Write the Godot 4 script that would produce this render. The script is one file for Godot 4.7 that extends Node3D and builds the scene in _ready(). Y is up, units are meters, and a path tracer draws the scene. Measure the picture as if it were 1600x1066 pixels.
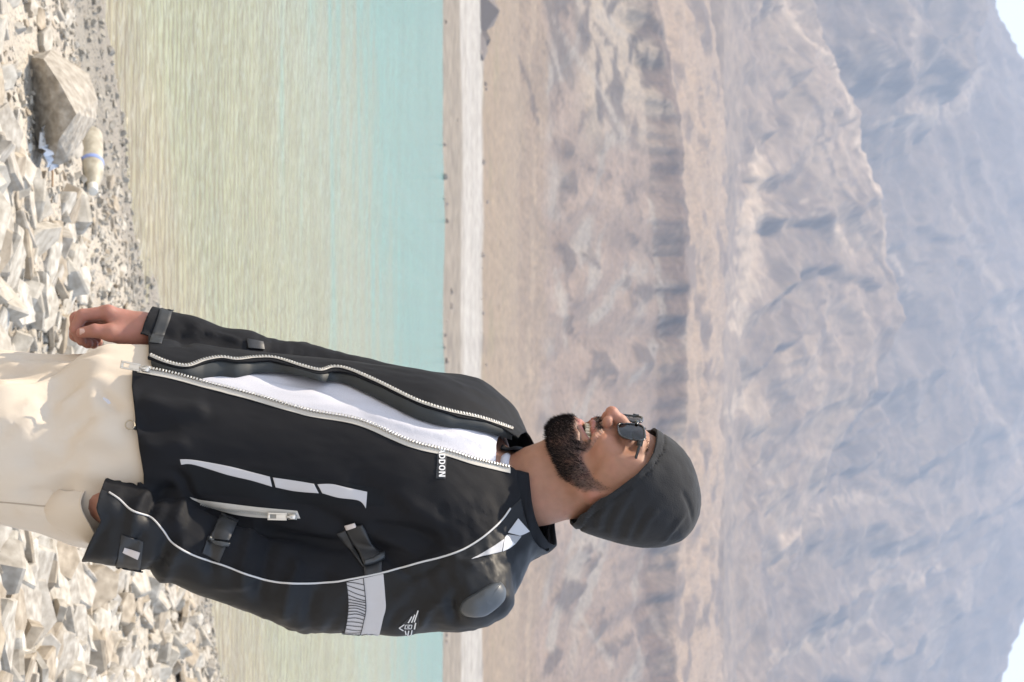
extends Node3D

# ---------------------------------------------------------------- shared
const FOCAL := 3587.0            # focal length in photo pixels
const EYE := Vector3(0.0, 1.44, 0.0)
const WATER := -0.96
var rng := RandomNumberGenerator.new()
var used := {}

func at(px: float, py: float, d: float) -> Vector3:
	# the photograph lies on its side: its x runs up, its y runs to the right
	return Vector3((py - 533.0) / FOCAL * d, EYE.y + (px - 800.0) / FOCAL * d, -d)

func numbered(called: String) -> String:
	var n: int = used.get(called, 0)
	used[called] = n + 1
	return called if n == 0 else "%s_%03d" % [called, n]

func tag(o: Node, label: String, category: String, group := "") -> void:
	o.set_meta("label", label)
	o.set_meta("category", category)
	if group != "":
		o.set_meta("group", group)

func thing(called: String, label: String, category: String, where := Vector3.ZERO, group := "") -> Node3D:
	var o := Node3D.new()
	o.name = numbered(called)
	o.position = where
	add_child(o)
	tag(o, label, category, group)
	return o

func put_mesh(called: String, mesh: Mesh, m: Material, parent: Node = null) -> MeshInstance3D:
	var o := MeshInstance3D.new()
	o.mesh = mesh
	if m:
		o.material_override = m
	if parent == null:
		o.name = numbered(called)
		add_child(o)
	else:
		o.name = called
		parent.add_child(o, true)
	return o

func structure(o: Node) -> Node:
	o.set_meta("kind", "structure")
	return o

func lin(r: float, g: float, b: float) -> Color:
	return Color(r, g, b).linear_to_srgb()

func mat(c: Color, rough := 0.8, metal := 0.0) -> StandardMaterial3D:
	var m := StandardMaterial3D.new()
	m.albedo_color = c
	m.roughness = rough
	m.metallic = metal
	return m

func vmat(rough := 0.9) -> StandardMaterial3D:
	var m := mat(Color.WHITE, rough)
	m.vertex_color_use_as_albedo = true
	return m

func noise(s: int, freq: float, octaves := 4, ridged := false) -> FastNoiseLite:
	var n := FastNoiseLite.new()
	n.seed = s
	n.noise_type = FastNoiseLite.TYPE_SIMPLEX_SMOOTH
	n.frequency = freq
	n.fractal_octaves = octaves
	n.fractal_type = FastNoiseLite.FRACTAL_RIDGED if ridged else FastNoiseLite.FRACTAL_FBM
	return n

func noise_texture(n: FastNoiseLite, size: int, lo: Color, hi: Color) -> NoiseTexture2D:
	var t := NoiseTexture2D.new()
	t.width = size
	t.height = size
	t.seamless = true
	t.noise = n
	var g := Gradient.new()
	g.set_color(0, lo)
	g.set_color(1, hi)
	t.color_ramp = g
	return t

func relief(m: StandardMaterial3D, t: Texture2D, depth_cm: float, per_metre: float) -> void:
	m.heightmap_enabled = true
	m.heightmap_texture = t
	m.heightmap_scale = depth_cm
	m.uv1_triplanar = true
	m.uv1_world_triplanar = true
	m.uv1_scale = Vector3.ONE * per_metre

func mesh_of(v: PackedVector3Array, idx: PackedInt32Array, col := PackedColorArray(), nrm := PackedVector3Array(), uv := PackedVector2Array()) -> ArrayMesh:
	if nrm.is_empty():
		nrm = normals_of(v, idx)
	var a := []
	a.resize(Mesh.ARRAY_MAX)
	a[Mesh.ARRAY_VERTEX] = v
	a[Mesh.ARRAY_NORMAL] = nrm
	a[Mesh.ARRAY_INDEX] = idx
	if not col.is_empty():
		a[Mesh.ARRAY_COLOR] = col
	if not uv.is_empty():
		a[Mesh.ARRAY_TEX_UV] = uv
	var m := ArrayMesh.new()
	m.add_surface_from_arrays(Mesh.PRIMITIVE_TRIANGLES, a)
	return m

func normals_of(v: PackedVector3Array, idx: PackedInt32Array) -> PackedVector3Array:
	var n := PackedVector3Array()
	n.resize(v.size())
	for i in range(0, idx.size(), 3):
		var a := idx[i]
		var b := idx[i + 1]
		var c := idx[i + 2]
		var f := (v[c] - v[a]).cross(v[b] - v[a])
		n[a] += f
		n[b] += f
		n[c] += f
	for i in n.size():
		n[i] = n[i].normalized()
	return n

func bump(x: float, c: float, w: float) -> float:
	var t := (x - c) / w
	return exp(-t * t)

func path_at(p: Array, t: float) -> float:
	# p: [t0, v0, t1, v1 ...], piecewise smooth
	if t <= p[0]:
		return p[1]
	for i in range(0, p.size() - 2, 2):
		if t <= p[i + 2]:
			var k: float = (t - p[i]) / (p[i + 2] - p[i])
			k = k * k * (3.0 - 2.0 * k)
			return lerpf(p[i + 1], p[i + 3], k)
	return p[p.size() - 1]

func line_at(p: Array, t: float) -> float:
	if t <= p[0]:
		return p[1]
	for i in range(0, p.size() - 2, 2):
		if t <= p[i + 2]:
			return lerpf(p[i + 1], p[i + 3], (t - p[i]) / (p[i + 2] - p[i]))
	return p[p.size() - 1]

func _ready() -> void:
	rng.seed = 7
	n_a = noise(11, 1.0, 5)
	n_b = noise(12, 1.0, 4, true)
	n_c = noise(13, 1.0, 3)
	# camera
	var cam := Camera3D.new()
	cam.name = "camera"
	cam.transform = Transform3D(Basis(Vector3(0, 1, 0), Vector3(-1, 0, 0), Vector3(0, 0, 1)), EYE)
	cam.fov = rad_to_deg(2.0 * atan(533.0 / FOCAL))
	cam.near = 0.1
	cam.far = 6000.0
	var lens := CameraAttributesPhysical.new()
	lens.frustum_focal_length = 12.0 / tan(deg_to_rad(cam.fov) / 2.0)
	lens.frustum_focus_distance = 3.75
	lens.frustum_near = 0.1
	lens.frustum_far = 6000.0
	lens.exposure_aperture = 16.0
	cam.attributes = lens
	add_child(cam)
	cam.make_current()
	# sky, air, exposure
	var we := WorldEnvironment.new()
	we.name = "world_environment"
	var e := Environment.new()
	e.background_mode = Environment.BG_SKY
	var sky := Sky.new()
	var sm := ProceduralSkyMaterial.new()
	sm.sky_top_color = Color(0.70, 0.775, 0.885)
	sm.sky_horizon_color = Color(0.98, 0.985, 0.99)
	sm.sky_curve = 0.24
	sm.ground_bottom_color = Color(0.52, 0.47, 0.42)
	sm.ground_horizon_color = Color(0.66, 0.62, 0.58)
	sky.sky_material = sm
	e.sky = sky
	e.background_energy_multiplier = 1.0
	e.tonemap_mode = Environment.TONE_MAPPER_LINEAR
	e.tonemap_exposure = 2.15
	e.fog_enabled = true
	e.fog_density = 0.00068
	e.fog_light_color = Color(0.80, 0.88, 1.0)
	e.sdfgi_enabled = true
	e.ssao_enabled = true
	e.ssil_enabled = true
	we.environment = e
	add_child(we)
	# sun: high, to the left of the man and a little behind him
	var sun := DirectionalLight3D.new()
	sun.name = "sun"
	sun.light_color = Color(1.0, 0.94, 0.85)
	sun.light_energy = 1.3
	sun.light_angular_distance = 0.5
	sun.shadow_enabled = true
	add_child(sun)
	sun.look_at_from_position(Vector3(-0.60, 1.0, -0.25) * 10.0, Vector3.ZERO, Vector3.UP)
	# the place
	build_far_land()
	build_river()
	build_bank()
	build_stones()
	build_man()

# ---------------------------------------------------------------- far land
var n_a: FastNoiseLite
var n_b: FastNoiseLite
var n_c: FastNoiseLite

func sheet(nx: int, nz: int, f: Callable, c: Callable) -> ArrayMesh:
	# f(i/nx, j/nz) -> point; c(point, normal, u, w) -> colour
	var v := PackedVector3Array()
	for j in nz + 1:
		for i in nx + 1:
			v.append(f.call(float(i) / nx, float(j) / nz))
	var idx := PackedInt32Array()
	var w := nx + 1
	for j in nz:
		for i in nx:
			var a := j * w + i
			idx.append_array([a, a + w, a + 1, a + 1, a + w, a + w + 1])
	var n := normals_of(v, idx)
	var col := PackedColorArray()
	if c.is_valid():
		for j in nz + 1:
			for i in nx + 1:
				var k := j * w + i
				col.append(c.call(v[k], n[k], float(i) / nx, float(j) / nz))
	return mesh_of(v, idx, col, n)

# distance profile of the far bank: [metres away, photo x at which that distance is seen]
const BANK := [78.0, 689.0, 96.0, 717.0, 104.0, 723.0, 150.0, 752.0, 165.0, 760.0, 255.0, 808.0, 262.0, 812.0, 285.0, 850.0, 310.0, 880.0, 395.0, 1028.0, 402.0, 1074.0, 408.0, 1082.0, 480.0, 1108.0, 560.0, 1130.0]
# how much lower (photo px) the road terrace lies along the valley, by metres to the side at 400 m
const LIP := [-75.0, -62.0, -60.0, -60.0, -51.0, -44.0, -42.0, -28.0, -35.0, -20.0, -26.0, -16.0, -8.0, -4.0, 8.0, 2.0, 30.0, 0.0, 41.0, -14.0, 52.0, -18.0, 70.0, -10.0]

func bank_height(d: float, x: float) -> float:
	var side := x * 400.0 / maxf(d, 300.0)
	var low := line_at(LIP, side) * smoothstep(285.0, 395.0, d) * (1.0 - 0.7 * smoothstep(410.0, 520.0, d))
	return EYE.y + (line_at(BANK, d) + low - 800.0) / FOCAL * d

func rock_texture(m: StandardMaterial3D, s: int, metres: float, depth: float) -> void:
	var n := noise(s, 0.012, 6)
	var t := noise_texture(n, 1024, Color(0.66, 0.64, 0.62), Color(1, 1, 1))
	m.albedo_texture = t
	m.uv1_triplanar = true
	m.uv1_world_triplanar = true
	m.uv1_scale = Vector3(1.0, 0.6, 1.0) / metres
	m.heightmap_enabled = true
	m.heightmap_texture = t
	m.heightmap_scale = depth

func across(u: float, core: float, extra: float) -> float:
	# columns stand close in the middle of the valley and wide apart at its ends
	var s := lerpf(-1.0, 1.0, u)
	var a := absf(s)
	return signf(s) * (a / 0.78 * core if a < 0.78 else core + pow((a - 0.78) / 0.22, 1.6) * extra)

func build_far_land() -> void:
	var rows: Array[float] = []
	var d := 60.0
	while d < 600.0:
		rows.append(d)
		d += 1.1 if d < 260.0 else (0.6 if d < 290.0 else (0.7 if d < 388 else (0.28 if d < 412 else 2.5)))
	var nr := rows.size() - 1
	var far_bank := func(u: float, w: float) -> Vector3:
		var dd: float = rows[roundi(w * nr)]
		var x := across(u, 20.0 + dd * 0.175, 40.0 + dd * 0.5)
		# banks and terraces wander in plan
		var slide := (10.0 * n_c.get_noise_2d(x * 0.012, 3.0) + 5.0 * n_a.get_noise_2d(x * 0.05, 5.0)) * smoothstep(250.0, 300.0, dd)
		slide += 5.0 * n_a.get_noise_2d(x * 0.10, 9.0) * smoothstep(300.0, 380.0, dd)
		slide += (8.0 * n_a.get_noise_2d(x * 0.05, 17.0) + 5.0 * n_a.get_noise_2d(x * 0.16, 27.0)) * smoothstep(60, 97, dd) * (1.0 - smoothstep(150, 190, dd))
		var y := bank_height(dd - slide, x) if dd > 79.0 else lerpf(-2.2, bank_height(79.0 - slide, x), clampf((dd - 60.0) / 19.0, 0, 1))
		var k := smoothstep(285.0, 305.0, dd) * (1.0 - smoothstep(384.0, 396.0, dd))
		# gullies and outcrops of the talus slope
		var wx := x + 0.30 * (dd - 300.0) + 8.0 * n_a.get_noise_2d(x * 0.03, dd * 0.008)
		y += k * (1.0 * (n_b.get_noise_2d(wx * 0.03, dd * 0.005) - 0.2) + 0.6 * n_a.get_noise_2d(x * 0.09, dd * 0.022))
		y += k * 0.5 * smoothstep(0.2, 0.36, n_a.get_noise_2d(x * 0.10 + 31.0, dd * 0.02))
		var cliff := bump(dd, 400.0, 8.0)
		y += cliff * (0.8 * n_b.get_noise_2d(x * 0.11, dd * 0.02) + 0.4 * n_a.get_noise_2d(x * 0.5, dd * 0.3))
		y += 2.5 * n_a.get_noise_2d(x * 0.05, dd * 0.05) * smoothstep(405.0, 430.0, dd)
		y += 0.2 * n_a.get_noise_2d(x * 0.2, dd * 0.2) * smoothstep(150.0, 200.0, dd)
		return Vector3(x, y, -dd)
	var tint := func(p: Vector3, n: Vector3, _u: float, _w: float) -> Color:
		var dd := -p.z
		var q := n_a.get_noise_2d(p.x * 0.12, dd * (0.12 if dd < 250.0 else 0.024))
		var fine := n_a.get_noise_2d(p.x * 0.7, p.y * 1.1 + dd * (0.3 if dd < 250.0 else 0.0))
		var side := p.x * 400.0 / dd
		var c := Color(0.27, 0.24, 0.205)
		var edge := dd + 12.0 * n_a.get_noise_2d(p.x * 0.05, dd * 0.02)
		c = c.lerp(Color(0.22, 0.19, 0.16), bump(fposmod(edge * 0.16, 1.0), 0.5, 0.2) * 0.5)
		c = c.lerp(Color(0.45, 0.445, 0.445), smoothstep(99.0, 107.0, edge))
		c = c.lerp(Color(0.32, 0.30, 0.275), 0.7 * smoothstep(0.0, 0.35, n_a.get_noise_2d(p.x * 0.03, dd * 0.25)) * smoothstep(100, 105, dd))
		c = c.lerp(Color(0.29, 0.225, 0.16), smoothstep(150.0, 157.0, edge))
		c = c.lerp(Color(0.25, 0.22, 0.13), 0.45 * smoothstep(0.1, 0.5, n_a.get_noise_2d(p.x * 0.11, dd * 0.04 + 5.0)) * bump(dd, 185.0, 35.0))
		c = c.lerp(Color(0.12, 0.10, 0.085), 0.7 * smoothstep(0.33, 0.42, n_a.get_noise_2d(p.x * 0.30 + 3.0, dd * 0.06)) * bump(dd, 160.0, 12.0))
		c = c.lerp(Color(0.26, 0.195, 0.14), smoothstep(254.0, 264.0, edge))
		c = c.lerp(Color(0.33, 0.26, 0.19), 0.7 * smoothstep(0.1, 0.4, n_a.get_noise_2d(p.x * 0.05 + 9.0, dd * 0.1)) * bump(dd, 275.0, 12.0))
		# talus: brown rubble with pale gullies and dark outcrops
		var talus := smoothstep(284.0, 296.0, dd + 14.0 * q + 10.0 * n_c.get_noise_2d(p.x * 0.03, 2.0))
		var rub := Color(0.225, 0.163, 0.128).lerp(Color(0.29, 0.22, 0.175), 0.5 + q)
		var wx := p.x + 0.30 * (dd - 300.0) + 8.0 * n_a.get_noise_2d(p.x * 0.03, dd * 0.008)
		rub = rub.lerp(Color(0.31, 0.28, 0.25), 0.85 * smoothstep(0.10, 0.4, n_a.get_noise_2d(wx * 0.06, dd * 0.012)))
		rub = rub.lerp(Color(0.10, 0.07, 0.055), 0.85 * smoothstep(0.24, 0.34, n_a.get_noise_2d(p.x * 0.10 + 31.0, dd * 0.02)))
		rub = rub.lerp(Color(0.09, 0.07, 0.06), 0.6 * smoothstep(0.2, 0.4, fine))
		rub = rub.lerp(Color(0.29, 0.265, 0.24), 0.7 * bump(dd, 294.0, 9.0) * smoothstep(-0.1, 0.3, n_a.get_noise_2d(p.x * 0.06, 88.0)))
		# the left end: pale cliffs with dark fissures
		var left := smoothstep(-28.0, -44.0, side + 8.0 * q)
		var fis := n_a.get_noise_2d((p.x * 0.9 + p.y) * 0.10, p.y * 0.22 + 40.0)
		rub = rub.lerp(Color(0.36, 0.30, 0.235).lerp(Color(0.09, 0.068, 0.055), smoothstep(0.0, 0.28, fis)), left * 0.9 * smoothstep(8.0, 14.0, p.y))
		rub = rub.lerp(Color(0.11, 0.085, 0.07), left * 0.8 * smoothstep(0.0, 0.3, n_a.get_noise_2d(p.x * 0.08 + 7.0, p.y * 0.15)) * (1.0 - smoothstep(9.0, 14.0, p.y)))
		c = c.lerp(rub, talus)
		# dark brown cliff below the road terrace
		var band := smoothstep(391.0, 397.0, dd + 8.0 * q) * (1.0 - smoothstep(402.0, 406.0, dd + 3.0 * q))
		var cl := Color(0.165, 0.112, 0.083).lerp(Color(0.10, 0.073, 0.06), smoothstep(0.0, 0.45, n_a.get_noise_2d(p.x * 0.25, p.y * 0.06)))
		cl = cl.lerp(Color(0.26, 0.2, 0.15), 0.6 * smoothstep(0.15, 0.4, n_a.get_noise_2d(p.x * 0.09 + 50.0, p.y * 0.05)))
		c = c.lerp(cl, band)
		var top := Color(0.345, 0.258, 0.187).lerp(Color(0.16, 0.12, 0.10), 0.85 * smoothstep(0.12, 0.28, n_a.get_noise_2d(p.x * 0.05, dd * 0.012 + 70.0)))
		c = c.lerp(top, smoothstep(403.0, 407.0, dd + 3.0 * q))
		c = vein_colour(bank_veins, c, p + Vector3(1.5, 1.2, 0.0) * fine, q)
		return c * Color(1.02, 0.98, 0.90) * (1.0 + 0.28 * fine + 0.12 * q)
	var dk := Color(0.105, 0.075, 0.058)
	var pl := Color(0.33, 0.295, 0.26)
	for e in [
		[[812, 98, 828, 140, 838, 192], 13, dk, 0.85], [[848, 70, 872, 140, 856, 192], 9, dk, 0.75], [[865, 228, 874, 250], 8, dk, 0.8], [[866, 350, 876, 318, 880, 290], 7, dk, 0.75], [[852, 372, 856, 402], 5, dk, 0.7],
		[[870, 60, 910, 110, 950, 175, 960, 210], 10, pl, 0.8], [[1012, 310, 1022, 400, 1030, 470, 1034, 540], 8, pl, 0.7], [[868, 430, 880, 480, 884, 540], 12, pl, 0.8], [[885, 440, 888, 470], 6, dk, 0.7], [[880, 500, 890, 520], 7, dk, 0.6],
		[[930, 30, 960, 50, 985, 75], 12, pl, 0.8], [[925, 45, 945, 70, 965, 85], 8, dk, 0.7], [[985, 80, 1002, 105], 15, dk, 0.85], [[900, 20, 925, 70, 945, 130], 7, dk, 0.7], [[860, 20, 880, 60], 8, dk, 0.6],
		[[950, 190, 962, 215], 8, dk, 0.7], [[905, 255, 912, 270], 7, dk, 0.6], [[985, 290, 992, 325], 9, dk, 0.7], [[970, 285, 976, 305], 6, dk, 0.6], [[1010, 285, 1016, 300], 7, dk, 0.6], [[920, 385, 926, 405], 7, dk, 0.6], [[975, 410, 980, 425], 7, dk, 0.6], [[1000, 375, 1018, 410], 9, dk, 0.6], [[1008, 445, 1014, 465], 8, dk, 0.6],
		[[1040, 870, 1062, 905], 14, dk, 0.75], [[1030, 935, 1042, 990], 12, dk, 0.75], [[1070, 640, 1060, 720, 1055, 760], 8, pl, 0.5], [[960, 900, 970, 930], 8, dk, 0.5], [[900, 960, 930, 1000, 960, 1050], 9, pl, 0.6], [[985, 1000, 1000, 1050], 10, dk, 0.5], [[1090, 380, 1095, 460], 7, dk, 0.7], [[1088, 120, 1094, 200], 9, dk, 0.7], [[1095, 20, 1100, 60], 12, dk, 0.6]]:
		vein(bank_veins, e[0], e[1], e[2], e[3], func(x: float, z: float) -> float: return bank_height(-z, x) if z < -80.0 else -2.0, 200.0, 560.0)
	outcrop()
	var m := vmat(0.95)
	rock_texture(m, 14, 14.0, 20.0)
	structure(put_mesh("far_bank", sheet(340, nr, far_bank, tint), m))
	build_mountains()

# ridges: crest lines as [photo x, photo y, metres away ...], side slope, weight of pale scree
var ridges: Array = []
func ridge(p: Array, slope: float, pale: float) -> void:
	for i in range(0, p.size() - 3, 3):
		var a := at(p[i], p[i + 1], p[i + 2])
		var b := at(p[i + 3], p[i + 4], p[i + 5])
		var ab := Vector2(b.x - a.x, b.z - a.z)
		ridges.append([Vector2(a.x, a.z), ab, 1.0 / maxf(ab.length_squared(), 0.01), a.y, b.y - a.y, slope * 0.82, pale])

var ridge_pale := 0.0
func mountain_height(x: float, z: float) -> float:
	var dd := -z
	var floor_y := 45.0 + maxf(0.0, dd - 520.0) * 0.20
	var best := floor_y
	ridge_pale = 0.6
	var p := Vector2(x, z)
	for r in ridges:
		var pa: Vector2 = p - r[0]
		var t := clampf(pa.dot(r[1]) * r[2], 0.0, 1.0)
		var y: float = r[3] + r[4] * t
		if y <= best:
			continue
		y -= (pa - r[1] * t).length() * r[5]
		if y > best:
			best = y
			ridge_pale = r[6]
	return best

# a streak of other rock down a slope: [points, metres wide, colour, strength, box]
func vein(list: Array, p: Array, px_wide: float, c: Color, strength: float, height: Callable, from_d: float, to_d: float) -> void:
	var pts := PackedVector3Array()
	for q in pixels(p, 3):
		var d := from_d
		while d < to_d:
			var a := at(q.x, q.y, d)
			if height.call(a.x, a.z) > a.y:
				break
			d *= 1.012
		pts.append(at(q.x, q.y, d))
	var box := AABB(pts[0], Vector3.ZERO)
	for q in pts:
		box = box.expand(q)
	var wide: float = px_wide * -pts[pts.size() / 2].z / FOCAL
	list.append([pts, wide, c, strength, AABB(box.position - Vector3(wide * 2.0 + 4.0, wide * 2.0 + 4.0, 60.0), box.size + Vector3(wide * 4.0 + 8.0, wide * 4.0 + 8.0, 120.0))])

func vein_colour(list: Array, c: Color, p: Vector3, q: float) -> Color:
	for e in list:
		var box: AABB = e[4]
		if not box.has_point(p):
			continue
		var pts: PackedVector3Array = e[0]
		var best := 1e9
		var along := 0.0
		for i in pts.size() - 1:
			var a := Vector2(pts[i].x, pts[i].y)
			var ab := Vector2(pts[i + 1].x, pts[i + 1].y) - a
			var t := clampf((Vector2(p.x, p.y) - a).dot(ab) / maxf(ab.length_squared(), 0.01), 0.0, 1.0)
			var d := Vector2(p.x, p.y).distance_squared_to(a + ab * t)
			if d < best:
				best = d
				along = (i + t) / (pts.size() - 1)
		var w: float = e[1] * (0.75 + 0.9 * q) * (0.45 + 0.55 * sin(PI * clampf(along, 0.04, 0.96)))
		c = c.lerp(e[2], e[3] * (1.0 - smoothstep(0.35, 1.15, sqrt(best) / maxf(w, 0.1))))
	return c

var veins: Array = []
var bank_veins: Array = []
func build_mountains() -> void:
	var n_r := noise(21, 1.0, 5, true)
	var n_f := noise(22, 1.0, 6)
	# skyline
	ridge([1150, -2200, 1300, 1240, -1500, 1330, 1330, -1000, 1340, 1290, -700, 1340, 1350, -420, 1350, 1470, -250, 1330, 1535, -40, 1310, 1556, 0, 1300, 1572, 60, 1300, 1600, 110, 1300, 1680, 250, 1310, 1750, 420, 1330, 1770, 560, 1340, 1730, 720, 1320, 1660, 850, 1300, 1596, 940, 1290, 1566, 1010, 1280, 1540, 1066, 1280, 1470, 1180, 1270, 1380, 1400, 1250, 1430, 1700, 1270, 1330, 2100, 1280, 1400, 2500, 1300, 1200, 3200, 1300], 0.72, 0.1)
	for e in [[-1000, 60], [-700, -40], [-420, 30], [1700, -60], [2100, 50], [2500, -40]]:
		ridge([1330, e[0], 1330, 1260, e[0] + e[1], 1080, 1200, e[0] + e[1] * 2, 860, 1130, e[0] + e[1] * 2, 620], 0.7, 0.3)
	# knob at the upper left and its flank
	ridge([1580, -160, 1080, 1545, 20, 1030, 1525, 95, 1005, 1470, 140, 975, 1400, 160, 940, 1330, 185, 900], 0.85, 0.35)
	ridge([1500, -200, 960, 1440, -40, 930, 1400, 60, 910, 1330, 110, 870], 0.7, 0.55)
	ridge([1525, 95, 1005, 1450, 80, 920, 1380, 70, 860], 0.9, 0.3)
	# the pale triangular peak in front
	ridge([1150, -300, 640, 1205, -120, 690, 1250, 0, 715, 1308, 90, 732, 1343, 190, 745, 1370, 280, 755, 1398, 400, 765, 1420, 465, 770, 1380, 490, 745, 1300, 525, 700, 1215, 585, 640, 1150, 650, 590, 1120, 690, 560], 0.62, 1.0)
	ridge([1308, 90, 732, 1200, 150, 640, 1125, 180, 570], 0.7, 0.8)
	ridge([1343, 190, 745, 1265, 225, 680, 1180, 260, 620, 1125, 285, 570], 0.7, 0.9)
	ridge([1370, 280, 755, 1290, 320, 690, 1200, 350, 630, 1130, 375, 575], 0.75, 0.9)
	ridge([1398, 400, 765, 1300, 425, 690, 1200, 455, 625, 1120, 485, 565], 0.75, 0.7)
	ridge([1250, 0, 715, 1180, 30, 640, 1120, 50, 575], 0.7, 0.9)
	ridge([1300, 525, 700, 1220, 535, 640, 1140, 560, 580], 0.8, 0.5)
	# ribs of the big face behind
	ridge([1750, 420, 1330, 1640, 430, 1190, 1530, 500, 1060, 1440, 590, 960, 1360, 640, 870, 1260, 670, 740, 1160, 720, 610], 0.66, 0.2)
	ridge([1770, 560, 1340, 1640, 610, 1170, 1540, 660, 1060, 1440, 710, 960, 1330, 740, 850, 1230, 770, 710, 1130, 800, 590], 0.7, 0.35)
	ridge([1730, 720, 1320, 1600, 760, 1150, 1480, 800, 1010, 1380, 830, 900, 1270, 850, 770, 1180, 870, 660, 1120, 880, 580], 0.72, 0.4)
	ridge([1660, 850, 1300, 1550, 860, 1150, 1460, 890, 1030, 1360, 930, 900, 1260, 960, 760, 1160, 980, 640, 1115, 990, 575], 0.7, 0.3)
	ridge([1596, 940, 1290, 1500, 980, 1150, 1400, 1010, 980, 1300, 1040, 830, 1200, 1080, 690, 1130, 1100, 590], 0.74, 0.4)
	ridge([1540, 1066, 1280, 1430, 1120, 1060, 1300, 1150, 850, 1180, 1200, 660], 0.7, 0.3)
	ridge([1470, 1180, 1270, 1380, 1260, 1050, 1250, 1300, 800], 0.7, 0.3)
	ridge([1600, 110, 1300, 1560, 200, 1200, 1500, 290, 1100, 1440, 340, 1020, 1400, 390, 950], 0.7, 0.15)
	ridge([1680, 250, 1310, 1620, 320, 1210, 1540, 400, 1110, 1470, 460, 1010], 0.75, 0.15)
	ridge([1480, 800, 1010, 1400, 770, 930, 1320, 790, 850, 1250, 810, 770], 0.8, 0.5)
	ridge([1440, 710, 960, 1380, 690, 900, 1300, 700, 820], 0.85, 0.3)
	ridge([1460, 890, 1030, 1400, 870, 950, 1320, 880, 860], 0.85, 0.6)
	var warp := func(x: float, z: float) -> Vector2:
		return Vector2(x + 16.0 * n_f.get_noise_2d(x * 0.012, z * 0.008) + 1.5 * n_f.get_noise_2d(x * 0.06, z * 0.03), z + 16.0 * n_f.get_noise_2d(x * 0.012 + 50.0, z * 0.008))
	var rows := 250
	# scree runs, dykes and bare bands, each traced down its slope
	var scree := Color(0.58, 0.48, 0.38)
	var dark := Color(0.075, 0.055, 0.048)
	for e in [
		[[1475, 885, 1440, 900, 1380, 930, 1335, 974, 1260, 1000, 1190, 1030], 13, scree, 0.7], [[1400, 790, 1345, 777, 1290, 790, 1231, 836, 1190, 870], 8, scree, 0.65],
		[[1475, 885, 1420, 850, 1370, 905, 1310, 940], 7, scree, 0.5], [[1533, 604, 1560, 650, 1592, 727], 12, scree, 0.5], [[1395, 540, 1405, 600, 1444, 702], 6, dark, 0.6],
		[[1480, 324, 1520, 380, 1545, 430, 1590, 490], 10, scree, 0.6], [[1535, 100, 1500, 165, 1440, 185, 1365, 195], 20, scree, 0.7], [[1290, 235, 1330, 330, 1365, 390, 1392, 440], 8, dark, 0.85],
		[[1210, -20, 1250, 50, 1305, 110, 1340, 210, 1368, 300, 1396, 400, 1416, 462], 13, scree, 0.9], [[1215, 90, 1260, 150, 1300, 230], 6, dark, 0.7], [[1255, 315, 1300, 350, 1340, 400], 8, scree, 0.8],
		[[1150, 520, 1165, 430, 1172, 350, 1188, 250], 36, scree, 0.9], [[1170, 600, 1152, 630, 1130, 652], 26, scree, 0.85], [[1130, 140, 1135, 250, 1133, 400], 7, dark, 0.7], [[1135, 640, 1142, 760, 1135, 900, 1140, 1000], 11, dark, 0.55],
		[[1300, 20, 1310, 70, 1340, 120], 14, dark, 0.5], [[1380, 10, 1395, 60, 1410, 110], 14, dark, 0.55], [[1440, 20, 1450, 80, 1440, 120], 12, dark, 0.5], [[1480, 60, 1470, 110], 12, dark, 0.4],
		[[1360, 20, 1370, 80, 1380, 120], 6, scree, 0.7], [[1420, 0, 1425, 60, 1430, 110], 6, scree, 0.7], [[1240, 500, 1280, 470, 1330, 460], 10, dark, 0.45], [[1200, 420, 1250, 420, 1310, 430], 9, dark, 0.4],
		[[1240, 560, 1280, 540, 1330, 520], 9, dark, 0.5], [[1320, 640, 1370, 640, 1420, 610], 8, scree, 0.5], [[1250, 690, 1300, 700, 1380, 690], 10, dark, 0.45], [[1500, 780, 1450, 800, 1400, 815], 8, dark, 0.45],
		[[1560, 850, 1510, 900, 1470, 960, 1440, 1010], 9, scree, 0.5], [[1300, 900, 1250, 930, 1200, 950], 9, dark, 0.4], [[1420, 960, 1360, 1000, 1300, 1050], 8, scree, 0.5], [[1180, 720, 1200, 760, 1190, 820], 12, scree, 0.5]]:
		vein(veins, e[0], e[1], e[2], e[3], func(x: float, z: float) -> float: return mountain_height(x, z), 540.0, 1500.0)
	var tone := {}
	var face := func(u: float, w: float) -> Vector3:
		var dd := lerpf(545.0, 1420.0, pow(w, 1.25))
		var x := across(u, 40.0 + dd * 0.172, 60.0 + dd * 0.55)
		var k := smoothstep(555.0, 640.0, dd)
		var q: Vector2 = warp.call(x, -dd)
		var y := mountain_height(lerpf(x, q.x, k), lerpf(-dd, q.y, k))
		# gullies cut down the faces, broken rock on top
		y += k * (5.0 * (n_r.get_noise_2d(q.x * 0.028, q.y * 0.010) - 0.35) + 1.0 * n_r.get_noise_2d(q.x * 0.09, q.y * 0.03) + 0.5 * n_f.get_noise_2d(x * 0.25, dd * 0.2))
		if dd < 560.0:
			y -= (560.0 - dd) * 0.8
		var v := Vector3(x, y, -dd)
		tone[v] = ridge_pale
		return v
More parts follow.
